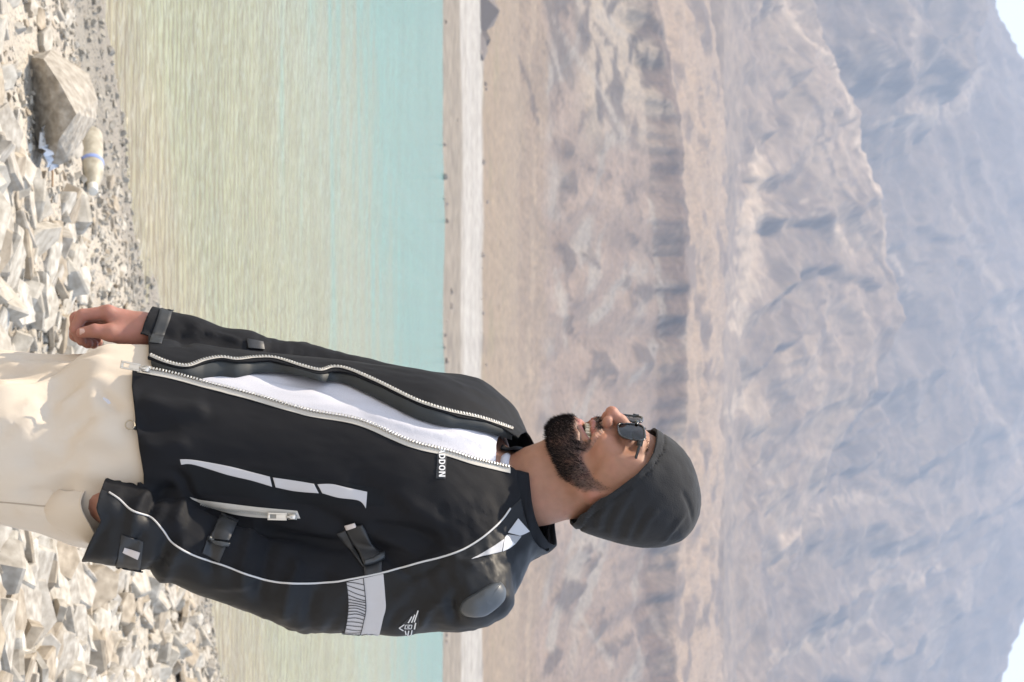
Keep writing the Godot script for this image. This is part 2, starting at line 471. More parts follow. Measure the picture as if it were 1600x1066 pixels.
	var rock := func(p: Vector3, n: Vector3, _u: float, _w: float) -> Color:
		var dd := -p.z
		var pale: float = tone.get(p, 0.3)
		var q := n_f.get_noise_3d(p.x * 0.02, p.y * 0.02, p.z * 0.01)
		var fine := n_f.get_noise_3d(p.x * 0.2, p.y * 0.2, p.z * 0.08)
		var strata := n_f.get_noise_2d((p.y - 0.35 * p.x + 10.0 * q) * 0.10, p.x * 0.006)
		var c := Color(0.195, 0.145, 0.12).lerp(Color(0.26, 0.20, 0.165), 0.5 + q)
		c = c.lerp(Color(0.385, 0.305, 0.235), pale * (0.75 + 0.7 * q))
		# scree in the hollows, bare dark rock on steep ribs
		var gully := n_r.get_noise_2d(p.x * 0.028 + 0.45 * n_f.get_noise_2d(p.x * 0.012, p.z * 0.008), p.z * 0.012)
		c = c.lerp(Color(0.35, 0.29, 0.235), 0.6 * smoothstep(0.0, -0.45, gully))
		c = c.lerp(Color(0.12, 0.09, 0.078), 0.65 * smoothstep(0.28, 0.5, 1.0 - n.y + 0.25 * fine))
		c = c.lerp(Color(0.13, 0.095, 0.08), 0.5 * smoothstep(0.12, 0.35, strata))
		c = c.lerp(Color(0.36, 0.29, 0.225), 0.5 * smoothstep(0.15, 0.4, -strata) * (0.3 + pale))
		c = c.lerp(Color(0.35, 0.275, 0.21), 0.8 * (1.0 - smoothstep(52.0, 72.0, p.y + 26.0 * q)))
		if absf(pale - 0.35) < 0.02:
			c = c.lerp(Color(0.07, 0.055, 0.05), 0.65 * smoothstep(0.0, 0.3, n_f.get_noise_2d((p.y + 8.0 * q) * 0.22, p.x * 0.02)) * smoothstep(60.0, 110.0, p.y))
		c = vein_colour(veins, c, p + Vector3(6.0, 5.0, 0.0) * fine, q)
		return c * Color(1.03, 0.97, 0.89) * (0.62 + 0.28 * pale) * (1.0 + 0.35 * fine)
	var m := vmat(0.95)
	rock_texture(m, 15, 46.0, 60.0)
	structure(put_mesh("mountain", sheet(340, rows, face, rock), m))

func outcrop() -> void:
	var r := RandomNumberGenerator.new()
	r.seed = 17
	var mt := mat(lin(0.15, 0.125, 0.11), 0.95)
	var o := thing("rock_outcrop", "dark broken rock outcrop at the left end of the white sandbar", "rocks", at(740, 40, 150.0))
	for e in [[770, 10, 44], [765, 45, 34], [756, 72, 26], [745, 92, 20], [738, 108, 16], [733, 122, 13], [748, 60, 26], [760, -20, 46], [742, 20, 20], [728, 135, 9]]:
		var d := 148.0 + r.randf() * 8.0
		var size: float = e[2] * 1.5 / FOCAL * d
		var pts := PackedVector3Array()
		for k in 14:
			var q := Vector3(r.randfn(0, 1), r.randfn(0, 1), r.randfn(0, 1)).normalized()
			pts.append(q * Vector3(0.7, 0.45, 0.7) * r.randf_range(0.8, 1.1))
		var k := put_mesh("rock", skin_mesh(hull(pts)), mt, o)
		k.transform = Transform3D(Basis(Vector3.UP, r.randf() * TAU).scaled(Vector3.ONE * size), at(e[0] - e[2] * 0.4, e[1], d) - o.position)

# ---------------------------------------------------------------- river
func build_river() -> void:
	var n_w := noise(31, 1.0, 4)
	var rows: Array[float] = []
	var d := 2.0
	while d < 100.0:
		rows.append(d)
		d *= 1.008
	var nr := rows.size() - 1
	var surf := func(u: float, w: float) -> Vector3:
		var dd: float = rows[roundi(w * nr)]
		var x := across(u, 6.0 + dd * 0.2, 8.0 + dd * 0.9)
		# small wind waves that run across the river
		var amp := (0.012 * smoothstep(0.0, 3.0, -shore(x, -dd)) + 0.003) * (1.0 - smoothstep(9.0, 18.0, dd))
		var y := WATER + amp * n_w.get_noise_2d(x * 0.6, dd * 1.6)
		return Vector3(x, y, -dd)
	var tint := func(p: Vector3, _n: Vector3, _u: float, _w: float) -> Color:
		var off := -shore(p.x, p.z)
		var band := n_w.get_noise_2d(p.x * 0.05, p.z * 0.25)
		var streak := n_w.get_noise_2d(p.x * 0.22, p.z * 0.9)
		var c := Color(0.30, 0.265, 0.17)
		c = c.lerp(Color(0.275, 0.28, 0.175), smoothstep(0.3, 2.5, off))
		c = c.lerp(Color(0.27, 0.30, 0.215), smoothstep(4.0, 11.0, off + 4.0 * band))
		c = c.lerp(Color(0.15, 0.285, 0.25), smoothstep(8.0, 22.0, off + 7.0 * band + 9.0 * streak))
		return c * (1.0 + 0.05 * band + 0.16 * streak)  # streaks put sky reflections on ripples, and cloudy water, into the colour
	var m := vmat(0.13)
	m.metallic_specular = 0.4
	var t := noise_texture(noise(33, 0.012, 3), 1024, Color.BLACK, Color.WHITE)
	m.heightmap_enabled = true
	m.heightmap_texture = t
	m.heightmap_scale = 8.0
	m.uv1_triplanar = true
	m.uv1_world_triplanar = true
	m.uv1_scale = Vector3(0.14, 0.34, 0.34)
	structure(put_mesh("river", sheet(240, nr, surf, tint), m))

# ---------------------------------------------------------------- near bank
func shore(x: float, z: float) -> float:
	# metres inland of the waterline
	return (x + 1.86) * 0.81 + (z + 12.5) * 0.586 + 0.25 * sin(x * 1.7 + z) + 0.12 * sin(z * 3.1)

func ground(x: float, z: float) -> float:
	var s := shore(x, z)
	var y := WATER + 0.05 + 0.142 * s if s < 6.4 else WATER + 0.05 + 0.142 * 6.4 + 0.02 * (s - 6.4)
	return y + 0.05 * n_c.get_noise_2d(x * 0.9, z * 0.9) * smoothstep(0.0, 1.5, s)

func build_bank() -> void:
	var n_g := noise(41, 1.0, 5)
	var soil := func(u: float, w: float) -> Vector3:
		var z := lerpf(-44.0, 6.0, w)
		var x := lerpf(-14.0, 22.0, u)
		return Vector3(x, ground(x, z) + 0.02 * n_g.get_noise_2d(x * 3.0, z * 3.0), z)
	var tint := func(p: Vector3, _n: Vector3, _u: float, _w: float) -> Color:
		var s := shore(p.x, p.z)
		var q := n_g.get_noise_2d(p.x * 1.4, p.z * 1.4)
		var c := Color(0.42, 0.375, 0.31).lerp(Color(0.35, 0.305, 0.245), 0.5 + q)
		c = c.lerp(Color(0.235, 0.21, 0.175), (1.0 - smoothstep(0.0, 0.5, s + 0.3 * q)))
		return c * (1.0 + 0.25 * n_g.get_noise_2d(p.x * 9.0, p.z * 9.0))
	var m := vmat(0.95)
	relief(m, noise_texture(noise(43, 0.03, 5), 512, Color.BLACK, Color.WHITE), 2.0, 1.5)
	structure(put_mesh("ground", sheet(220, 330, soil, tint), m))


func build_shore_stones(kind: Mesh) -> void:
	var r := RandomNumberGenerator.new()
	r.seed = 23
	var mm := MultiMesh.new()
	mm.transform_format = MultiMesh.TRANSFORM_3D
	mm.mesh = kind
	mm.instance_count = 70
	for i in 70:
		var edge := i % 2
		var d := 80.0 + absf(r.randfn(0, 5.0)) if edge == 0 else (153.0 + r.randfn(0, 5.0) if edge == 1 else r.randf_range(170.0, 285.0))
		var x := r.randf_range(-0.2, 0.2) * d
		var s := r.randf_range(0.10, 0.34) * (1.0 if edge == 0 else 1.5)
		mm.set_instance_transform(i, Transform3D(Basis(Vector3(r.randfn(0, 1), r.randfn(0, 1), r.randfn(0, 1)).normalized(), r.randf() * 6.0).scaled(Vector3.ONE * s), Vector3(x, bank_height(d, x) + s * 0.1, -d)))
	var o := MultiMeshInstance3D.new()
	o.multimesh = mm
	o.material_override = mat(lin(0.24, 0.20, 0.165), 0.95)
	o.name = "shore_stones"
	o.set_meta("kind", "stuff")
	get_node("far_bank").add_child(o, true)

# ---------------------------------------------------------------- stones
func hull(p: PackedVector3Array) -> Shell:
	# flat-faced convex hull of a few points
	var s := Shell.new()
	var n := p.size()
	for i in n:
		for j in range(i + 1, n):
			for k in range(j + 1, n):
				var nn := (p[j] - p[i]).cross(p[k] - p[i])
				if nn.length_squared() < 1e-14:
					continue
				nn = nn.normalized()
				var d := nn.dot(p[i])
				var pos := false
				var neg := false
				for q in n:
					var e := nn.dot(p[q]) - d
					if e > 1e-6:
						pos = true
					elif e < -1e-6:
						neg = true
					if pos and neg:
						break
				if pos and neg:
					continue
				var b := s.v.size()
				var out := nn if neg else -nn
				if neg:
					s.v.append_array(PackedVector3Array([p[i], p[k], p[j]]))
				else:
					s.v.append_array(PackedVector3Array([p[i], p[j], p[k]]))
				s.n.append_array(PackedVector3Array([out, out, out]))
				s.idx.append_array([b, b + 1, b + 2])
	return s

func slab_points(r: RandomNumberGenerator, flatness: float) -> PackedVector3Array:
	# a broken plate about 1 across
	var p := PackedVector3Array()
	var m := r.randi_range(5, 7)
	var turn := r.randf() * TAU
	var long := r.randf_range(0.6, 0.95)
	var tilt := Vector2(r.randfn(0, 0.12), r.randfn(0, 0.12))
	for i in m:
		var a := turn + TAU * (i + r.randf_range(-0.28, 0.28)) / m
		var rad := r.randf_range(0.40, 0.56)
		var x := cos(a) * rad
		var z := sin(a) * rad * long
		var h := flatness * r.randf_range(0.85, 1.1)
		var lift := x * tilt.x + z * tilt.y
		p.append(Vector3(x * 0.93, h * 0.5 + lift, z * 0.93))
		p.append(Vector3(x, h * 0.38 + lift, z))
		var shift := Vector3(r.randfn(0, 0.03), 0, r.randfn(0, 0.03))
		p.append(Vector3(x * 0.98, -h * 0.42 + lift * 0.5, z * 0.98) + shift)
	return p

func on_ground(px: float, py: float) -> Vector3:
	var d := 3.0
	for i in 400:
		var p := at(px, py, d)
		if p.y < ground(p.x, p.z):
			break
		d += 0.05
	return at(px, py, d)

func pixel_of(p: Vector3) -> Vector2:
	var k := FOCAL / maxf(-p.z, 0.1)
	return Vector2(800.0 + (p.y - EYE.y) * k, 533.0 + p.x * k)

func stone_mat(c: Color, s: int) -> StandardMaterial3D:
	var mt := mat(c, 0.92)
	var n := noise(s, 0.02, 5)
	var t := noise_texture(n, 256, Color(0.62, 0.60, 0.57), Color(1.0, 1.0, 1.0))
	mt.albedo_texture = t
	mt.uv1_triplanar = true
	mt.uv1_world_triplanar = true
	mt.uv1_scale = Vector3.ONE * 3.1
	mt.heightmap_enabled = true
	mt.heightmap_texture = t
	mt.heightmap_scale = 0.7
	return mt

func build_stones() -> void:
	var r := RandomNumberGenerator.new()
	r.seed = 99
	var mats := [stone_mat(lin(0.61, 0.565, 0.49), 61), stone_mat(lin(0.52, 0.48, 0.42), 62), stone_mat(lin(0.47, 0.40, 0.31), 63), stone_mat(lin(0.63, 0.595, 0.53), 64)]
	var kinds := []
	for i in 14:
		kinds.append(skin_mesh(hull(slab_points(r, [0.13, 0.2, 0.28, 0.42][i % 4]))))
	var bank: Node3D = get_node("ground")
	# lay slabs; the larger in view become stones of their own
	var spots := []
	for i in 6500:
		var z := -lerpf(5.6, 21.0, pow(r.randf(), 1.25))
		var x := r.randf_range(-0.165, 0.165) * -z
		var s := shore(x, z)
		if s < 0.12:
			continue
		var size := 0.05 + 0.25 * pow(r.randf(), 2.8)
		var left := x < 0.0
		# the left is gravelly near the water, slabs lie higher up
		var dense := smoothstep(0.3, 1.6, s) if not left else smoothstep(2.2, 4.0, s + 0.6 * n_c.get_noise_2d(x * 2.0, z * 2.0))
		if r.randf() > dense:
			size *= 0.4
		var p := Vector3(x, ground(x, z) + size * 0.02, z)
		var q := pixel_of(p)
		if q.x < -60.0 or q.x > 400.0 or q.y < -80.0 or q.y > 1150.0:
			continue
		if q.x > 25.0 and q.x < 165.0 and q.y > 55.0 and q.y < 312.0:
			size *= 0.3
		var hidden := q.y > 565.0 and q.y < 790.0
		var b := Basis(Vector3.UP, r.randf() * TAU)
		b = Basis(Vector3(r.randfn(0, 1), 0, r.randfn(0, 1)).normalized(), r.randfn(0.0, 0.26)) * b
		spots.append([0.0 if hidden else size / -z, Transform3D(b.scaled(Vector3(size, size * r.randf_range(0.8, 1.3), size)), p), r.randi() % kinds.size(), r.randi() % 4])
	spots.sort_custom(func(a, b): return a[0] > b[0])
	var rest := {}
	for i in spots.size():
		var e: Array = spots[i]
		if i < 290:
			var o := put_mesh("stone", kinds[e[2]], mats[e[3]], bank)
			o.transform = e[1]
		else:
			var k := Vector2i(e[2] % 4, e[3])
			if not rest.has(k):
				rest[k] = []
			rest[k].append(e)
	# the small ones, joined by shape and tone
	for i in 9000:
		var z := -lerpf(5.4, 22.0, pow(r.randf(), 1.1))
		var x := r.randf_range(-0.18, 0.18) * -z
		if shore(x, z) < 0.02 + 0.1 * r.randf():
			continue
		var size := 0.014 + 0.035 * pow(r.randf(), 2.0)
		var b := Basis(Vector3(r.randfn(0, 1), r.randfn(0, 1), r.randfn(0, 1)).normalized(), r.randf() * TAU)
		var k := Vector2i(i % 4, r.randi() % 4)
		if not rest.has(k):
			rest[k] = []
		rest[k].append([0, Transform3D(b.scaled(Vector3.ONE * size), Vector3(x, ground(x, z) + size * 0.1, z)), 0, 0])
	# the same slabs go on along the bank to either side
	for i in 16000:
		var z := -lerpf(4.0, 30.0, pow(r.randf(), 1.3))
		var x := r.randf_range(-0.75, 0.75) * -z
		if absf(x) < -z * 0.163 and z < -5.6 and z > -21.0 or shore(x, z) < 0.15 or Vector2(x - 0.25, z + 3.8).length() < 0.5:
			continue
		var size := 0.03 + 0.2 * pow(r.randf(), 2.8)
		var b := Basis(Vector3.UP, r.randf() * TAU)
		b = Basis(Vector3(r.randfn(0, 1), 0, r.randfn(0, 1)).normalized(), r.randfn(0.0, 0.26)) * b
		var k := Vector2i(i % 4, r.randi() % 4)
		if not rest.has(k):
			rest[k] = []
		rest[k].append([0, Transform3D(b.scaled(Vector3.ONE * size), Vector3(x, ground(x, z) + size * 0.02, z)), 0, 0])
	# grey rubble down to the water's edge
	for i in 7500:
		var z := -lerpf(9.0, 23.0, r.randf())
		var x := -1.86 + (-(z + 12.5) * 0.586 + pow(r.randf(), 1.3) * 2.4 - 0.5) / 0.81
		if shore(x, z) < -0.42:
			continue
		var size := 0.012 + 0.06 * pow(r.randf(), 3.0)
		var b := Basis(Vector3(r.randfn(0, 1), r.randfn(0, 1), r.randfn(0, 1)).normalized(), r.randf() * TAU)
		var k := Vector2i(1 + i % 3, 4)
		if not rest.has(k):
			rest[k] = []
		rest[k].append([0, Transform3D(b.scaled(Vector3.ONE * size), Vector3(x, ground(x, z) + size * 0.12, z)), 0, 0])
	mats.append(stone_mat(lin(0.47, 0.435, 0.375), 67))
	for k in rest:
		var mm := MultiMesh.new()
		mm.transform_format = MultiMesh.TRANSFORM_3D
		mm.mesh = kinds[k.x]
		mm.instance_count = rest[k].size()
		for i in rest[k].size():
			mm.set_instance_transform(i, rest[k][i][1])
		var o := MultiMeshInstance3D.new()
		o.multimesh = mm
		o.material_override = mats[k.y]
		o.name = "small_stones"
		o.set_meta("kind", "stuff")
		bank.add_child(o, true)
	build_boulder(mats)
	build_shore_stones(kinds[3])
	build_litter()

func build_boulder(mats: Array) -> void:
	var foot := on_ground(48, 150)
	var d := -foot.z
	var pts := PackedVector3Array()
	for e in [
		# dark face towards the river bank, then the sunlit top and back
		[26, 100, 0.16], [40, 88, 0.10], [68, 92, -0.02], [92, 128, -0.07], [119, 178, -0.10], [92, 218, -0.08], [52, 205, 0.08], [30, 150, 0.17],
		[80, 78, 0.14], [100, 95, 0.18], [106, 116, 0.12], [139, 116, 0.26], [153, 156, 0.24], [150, 186, 0.20], [128, 212, 0.10], [108, 252, 0.10], [82, 262, 0.10], [95, 180, 0.5], [40, 120, 0.45], [40, 210, 0.4], [66, 240, 0.06]]:
		pts.append(at(e[0], e[1], d + e[2]))
	var s := hull(pts)
	var bm := stone_mat(lin(0.50, 0.455, 0.39), 66)
	bm.heightmap_scale = 3.0
	var o := put_mesh("boulder", skin_mesh(s), bm)
	tag(o, "big pale boulder with a dark shaded face at the water's edge", "boulder")
	# broken pieces at its foot
	var r := RandomNumberGenerator.new()
	r.seed = 5
	for e in [[60, 62, 0.12, "small flat stone behind the left end of the big boulder"], [112, 234, 0.10, "pale stone wedged between the big boulder and the plastic bottle"], [20, 262, 0.16, "large pale slab below the litter near the big boulder"]]:
		var p := on_ground(e[0], e[1])
		var k := put_mesh("slab", skin_mesh(hull(slab_points(r, 0.5))), mats[0])
		tag(k, e[3], "stone")
		k.transform = Transform3D(Basis(Vector3(1, 0.4, 0.2).normalized(), 0.4).scaled(Vector3.ONE * e[2]), p + Vector3(0, e[2] * 0.12, 0))

func lathe(prof: Array, sides := 20) -> Shell:
	var rows := []
	for e in prof:
		var row := []
		for i in sides + 1:
			var a := TAU * i / sides
			row.append(Vector3(e[0], cos(a) * e[1], sin(a) * e[1]))
		rows.append(row)
	var s := grid(rows)
	if s.n[sides * (prof.size() / 2)].dot(s.v[sides * (prof.size() / 2)] * Vector3(0, 1, 1)) < 0.0:
		flip(s)
	return s

func build_litter() -> void:
	var a := on_ground(124, 208)
	var b := on_ground(128, 300)
	var mid := a.lerp(b, 0.5)
	var l := a.distance_to(b)
	var x := (b - a).normalized()
	var z := x.cross(Vector3.UP).normalized()
	var o := thing("bottle", "pale yellow plastic bottle with a blue band lying by the water", "bottle", mid + Vector3(0, l * 0.10, 0))
	o.basis = Basis(x, z.cross(x), z)
	var h := l * 0.5
	var body := lathe([[-h, 0.001], [-h * 0.98, l * 0.09], [-h * 0.90, l * 0.118], [-h * 0.5, l * 0.122], [-h * 0.1, l * 0.112], [0.0, l * 0.118], [h * 0.25, l * 0.115], [h * 0.5, l * 0.10], [h * 0.72, l * 0.065], [h * 0.82, l * 0.045]])
	var bottle_mat := stone_mat(lin(0.56, 0.51, 0.40), 68)
	bottle_mat.roughness = 0.55
	bottle_mat.heightmap_scale = 0.3
	put_mesh("bottle_body", skin_mesh(body), bottle_mat, o)
	put_mesh("cap", skin_mesh(lathe([[h * 0.80, 0.001], [h * 0.80, l * 0.05], [h * 0.98, l * 0.05], [h, l * 0.045], [h, 0.001]])), mat(lin(0.6, 0.58, 0.52), 0.4), o)
	put_mesh("band", skin_mesh(lathe([[h * 0.06, l * 0.118], [h * 0.06, l * 0.1215], [h * 0.16, l * 0.1205], [h * 0.16, l * 0.116]])), mat(lin(0.20, 0.26, 0.50), 0.7), o)
	# crumpled wrapper and a stick under the boulder
	var p := on_ground(56, 216) + Vector3(0, 0.0, 0.05)
	var r := RandomNumberGenerator.new()
	r.seed = 8
	var w := thing("wrapper", "crumpled white and blue wrapper below the big boulder", "litter", p)
	for k in 2:
		var rows := []
		for j in 7:
			var row := []
			for i in 7:
				row.append(Vector3((i - 3) * 0.018 + r.randfn(0, 0.007) + k * 0.07, 0.03 + 0.024 * absf(r.randfn(0, 1)) + k * 0.01, (j - 3) * 0.016 + r.randfn(0, 0.006)))
			rows.append(row)
		var s := grid(rows)
		put_mesh("foil", skin_mesh(thicken(s, 0.001)), mat(lin(0.72, 0.72, 0.72) if k == 0 else lin(0.66, 0.68, 0.72), 0.4), w)
	var q0 := on_ground(70, 245) + Vector3(0, 0.02, 0)
	var q1 := on_ground(76, 292) + Vector3(0, 0.015, 0)
	var st := put_mesh("stick", skin_mesh(tube(PackedVector3Array([q0, q0.lerp(q1, 0.5) + Vector3(0, 0.006, 0), q1]), func(t: float) -> float: return 0.006 - 0.002 * t, 6)), mat(lin(0.30, 0.2, 0.12), 0.85))
	tag(st, "thin brown stick on the ground beside the crumpled wrapper", "stick")

# ---------------------------------------------------------------- fields and skins
class Field:
	# primitives joined with smooth minimum; a subtracted one has op -1
	var prims: Array = []
	var live: Array = []

	func cone(a: Vector3, b: Vector3, ra: float, rb: float, k := 0.02, op := 1) -> void:
		var ba := b - a
		prims.append([0, op, k, a, ba, 1.0 / maxf(ba.length_squared(), 1e-9), ra, rb - ra])

	func ball(t: Transform3D, r: Vector3, k := 0.02, op := 1) -> void:
		prims.append([1, op, k, t.affine_inverse(), Vector3(1.0 / r.x, 1.0 / r.y, 1.0 / r.z), Vector3(1.0 / (r.x * r.x), 1.0 / (r.y * r.y), 1.0 / (r.z * r.z))])

	func made(f: Callable, k := 0.02, op := 1) -> void:
		prims.append([2, op, k, f])

	func one(q: Array, p: Vector3) -> float:
		if q[0] == 0:
			var pa: Vector3 = p - q[3]
			var h := clampf(pa.dot(q[4]) * q[5], 0.0, 1.0)
			return (pa - q[4] * h).length() - (q[6] + q[7] * h)
		elif q[0] == 1:
			var l: Vector3 = q[3] * p
			var k0: float = (l * q[4]).length()
			var k1: float = (l * q[5]).length()
			return k0 * (k0 - 1.0) / maxf(k1, 1e-5)
		return q[3].call(p)

	func at(p: Vector3) -> float:
		var d := 1e3
		for q in live:
			var e: float
			if q[0] == 0:
				var pa: Vector3 = p - q[3]
				var h := clampf(pa.dot(q[4]) * q[5], 0.0, 1.0)
				e = (pa - q[4] * h).length() - (q[6] + q[7] * h)
			else:
				e = one(q, p)
			var k: float = q[2]
			if q[1] > 0:
				if d - e > k:
					d = e
				elif e - d < k:
					var m := (k - absf(d - e)) / k
					d = minf(d, e) - m * m * k * 0.25
			else:
				e = -e
				if e - d > k:
					d = e
				elif d - e < k:
					var m := (k - absf(d - e)) / k
					d = maxf(d, e) + m * m * k * 0.25
		return d

	func whole() -> void:
		live = prims

	func near(c: Vector3, r: float) -> float:
		# keeps the primitives that can matter within r of c; the field's value at c
		live = prims
		var d := at(c)
		live = []
		for q in prims:
			var e := one(q, c)
			if q[1] > 0:
				if e < d + 2.0 * r + q[2]:
					live.append(q)
			elif -e > d - 2.0 * r - q[2]:
				live.append(q)
		return d

	func slope(p: Vector3) -> Vector3:
		var h := 0.002
		var a := at(p + Vector3(h, -h, -h))
		var b := at(p + Vector3(-h, -h, h))
		var c := at(p + Vector3(-h, h, -h))
		var d := at(p + Vector3(h, h, h))
		return (Vector3(1, -1, -1) * a + Vector3(-1, -1, 1) * b + Vector3(-1, 1, -1) * c + Vector3(1, 1, 1) * d).normalized()

class Shell:
	var v := PackedVector3Array()
	var idx := PackedInt32Array()
	var n := PackedVector3Array()
	var col := PackedColorArray()

func surface_net(f: Field, lo: Vector3, hi: Vector3, h: float) -> Shell:
	var B := 4
	var nb := Vector3i(((hi - lo) / (h * B)).ceil())
	var nx := nb.x * B + 1
	var ny := nb.y * B + 1
	var nz := nb.z * B + 1
	var val := PackedFloat32Array()
	val.resize(nx * ny * nz)
	val.fill(9.0)
	var sy := nx
	var sz := nx * ny
	var rad := 0.866 * B * h
	var blocks := PackedInt32Array()
	for bz in nb.z:
		for by in nb.y:
			for bx in nb.x:
				var c := lo + Vector3(bx + 0.5, by + 0.5, bz + 0.5) * (h * B)
				f.live = f.prims
				if absf(f.at(c)) > rad * 1.5 + h:
					continue
				f.near(c, rad * 1.2)
				blocks.append_array([bx * B, by * B, bz * B])
				for k in B + 1:
					for j in B + 1:
						var row := bx * B + (by * B + j) * sy + (bz * B + k) * sz
						for i in B + 1:
							if val[row + i] == 9.0:
								val[row + i] = f.at(lo + Vector3(bx * B + i, by * B + j, bz * B + k) * h)
	f.live = f.prims
	var s := Shell.new()
	var cell := PackedInt32Array()
	cell.resize(nx * ny * nz)
	cell.fill(-1)
	var off := [0, 1, sy, sy + 1, sz, sz + 1, sz + sy, sz + sy + 1]
	var e0 := [0, 2, 4, 6, 0, 1, 4, 5, 0, 1, 2, 3]
	var e1 := [1, 3, 5, 7, 2, 3, 6, 7, 4, 5, 6, 7]
	var used_cells := PackedInt32Array()
	for q in range(0, blocks.size(), 3):
		for k in B:
			for j in B:
				var row := blocks[q] + (blocks[q + 1] + j) * sy + (blocks[q + 2] + k) * sz
				for i in B:
					var a := row + i
					var neg := 0
					for o in off:
						if val[a + o] < 0.0:
							neg += 1
					if neg == 0 or neg == 8:
						continue
					var sum := Vector3.ZERO
					var cnt := 0
					for e in 12:
						var p: int = e0[e]
						var r: int = e1[e]
						var vp := val[a + off[p]]
						var vr := val[a + off[r]]
						if (vp < 0.0) != (vr < 0.0):
							var t := vp / (vp - vr)
							var pp := Vector3(p & 1, (p >> 1) & 1, p >> 2)
							var rr := Vector3(r & 1, (r >> 1) & 1, r >> 2)
							sum += pp.lerp(rr, t)
							cnt += 1
					cell[a] = s.v.size()
					used_cells.append(a)
					s.v.append(lo + (Vector3(blocks[q] + i, blocks[q + 1] + j, blocks[q + 2] + k) + sum / cnt) * h)
	var step := [1, sy, sz]
	for a in used_cells:
		for ax in 3:
			var u: int = step[(ax + 1) % 3]
			var w: int = step[(ax + 2) % 3]
			var va := val[a]
			var vb := val[a + step[ax]]
			if (va < 0.0) == (vb < 0.0) or a - u - w < 0:
				continue
			var c0 := cell[a]
			var c1 := cell[a - u]
			var c2 := cell[a - u - w]
			var c3 := cell[a - w]
			if c1 < 0 or c2 < 0 or c3 < 0:
				continue
			if va < 0.0:
				s.idx.append_array([c0, c2, c1, c0, c3, c2])
			else:
				s.idx.append_array([c0, c1, c2, c0, c2, c3])
	s.n = normals_of(s.v, s.idx)
	return s

func relax(s: Shell, times: int, amount := 0.5) -> void:
	for _t in times:
		var sum := PackedVector3Array()
		sum.resize(s.v.size())
		var cnt := PackedInt32Array()
		cnt.resize(s.v.size())
		for i in range(0, s.idx.size(), 3):
			for e in 3:
				var a := s.idx[i + e]
				var b := s.idx[i + (e + 1) % 3]
				sum[a] += s.v[b]
				cnt[a] += 1
				sum[b] += s.v[a]
				cnt[b] += 1
		for i in s.v.size():
			if cnt[i] > 0:
				s.v[i] = s.v[i].lerp(sum[i] / cnt[i], amount)
	s.n = normals_of(s.v, s.idx)

func displace(s: Shell, f: Callable) -> void:
	for i in s.v.size():
		s.v[i] += s.n[i] * f.call(s.v[i], s.n[i])
	s.n = normals_of(s.v, s.idx)

func paint(s: Shell, f: Callable) -> void:
	s.col.resize(s.v.size())
	for i in s.v.size():
		s.col[i] = f.call(s.v[i], s.n[i])

# keeps the side where f(point) >= 0, cutting triangles along f = 0
func clip(s: Shell, f: Callable) -> Shell:
	var val := PackedFloat32Array()
	val.resize(s.v.size())
	for i in s.v.size():
		val[i] = f.call(s.v[i])
	var o := Shell.new()
	var has_col := not s.col.is_empty()
	var map := {}
	for i in range(0, s.idx.size(), 3):
		var poly := PackedInt32Array()
		for e in 3:
			var a := s.idx[i + e]
			var b := s.idx[i + (e + 1) % 3]
			if val[a] >= 0.0:
				if not map.has(a):
					map[a] = o.v.size()
					o.v.append(s.v[a])
					o.n.append(s.n[a])
					if has_col:
						o.col.append(s.col[a])
				poly.append(map[a])
			if (val[a] >= 0.0) != (val[b] >= 0.0):
				var key := Vector2i(mini(a, b), maxi(a, b))
				if not map.has(key):
					var t := val[a] / (val[a] - val[b])
					map[key] = o.v.size()
					o.v.append(s.v[a].lerp(s.v[b], t))
					o.n.append(s.n[a].lerp(s.n[b], t).normalized())
					if has_col:
						o.col.append(s.col[a].lerp(s.col[b], t))
				poly.append(map[key])
		for e in range(1, poly.size() - 1):
			o.idx.append_array([poly[0], poly[e], poly[e + 1]])
	return o

# gives an open skin a thickness inwards
func thicken(s: Shell, t: float) -> Shell:
	var o := Shell.new()
	var m := s.v.size()
	o.v = s.v.duplicate()
	o.col = s.col.duplicate()
	for i in m:
		o.v.append(s.v[i] - s.n[i] * t)
	if not s.col.is_empty():
		o.col.append_array(s.col)
	o.idx = s.idx.duplicate()
	var edges := {}
	for i in range(0, s.idx.size(), 3):
		o.idx.append_array([s.idx[i] + m, s.idx[i + 2] + m, s.idx[i + 1] + m])
		for e in 3:
			var a := s.idx[i + e]
			var b := s.idx[i + (e + 1) % 3]
			if edges.has(Vector2i(b, a)):
				edges.erase(Vector2i(b, a))
			else:
				edges[Vector2i(a, b)] = true
	for e in edges:
		o.idx.append_array([e.x, e.x + m, e.y, e.y, e.x + m, e.y + m])
	o.n = normals_of(o.v, o.idx)
	return o

func join(a: Shell, b: Shell) -> void:
	var m := a.v.size()
	a.v.append_array(b.v)
	a.n.append_array(b.n)
	a.col.append_array(b.col)
	for i in b.idx:
		a.idx.append(i + m)

func skin_mesh(s: Shell) -> ArrayMesh:
	return mesh_of(s.v, s.idx, s.col, s.n)

# a smooth line through points
func spline(pts: Array, per := 8) -> PackedVector3Array:
	var o := PackedVector3Array()
	for i in pts.size() - 1:
		var p0: Vector3 = pts[maxi(i - 1, 0)]
		var p1: Vector3 = pts[i]
		var p2: Vector3 = pts[i + 1]
		var p3: Vector3 = pts[mini(i + 2, pts.size() - 1)]
		for k in per:
			o.append(p1.cubic_interpolate(p2, p0, p3, float(k) / per))
	o.append(pts[pts.size() - 1])
	return o

# a line through photo pixels [x, y, x, y ...]
func pixels(p: Array, per := 8) -> PackedVector2Array:
	var pts := []
	for i in range(0, p.size(), 2):
		pts.append(Vector3(p[i], p[i + 1], 0))
	var o := PackedVector2Array()
	for q in spline(pts, per):
		o.append(Vector2(q.x, q.y))
	return o

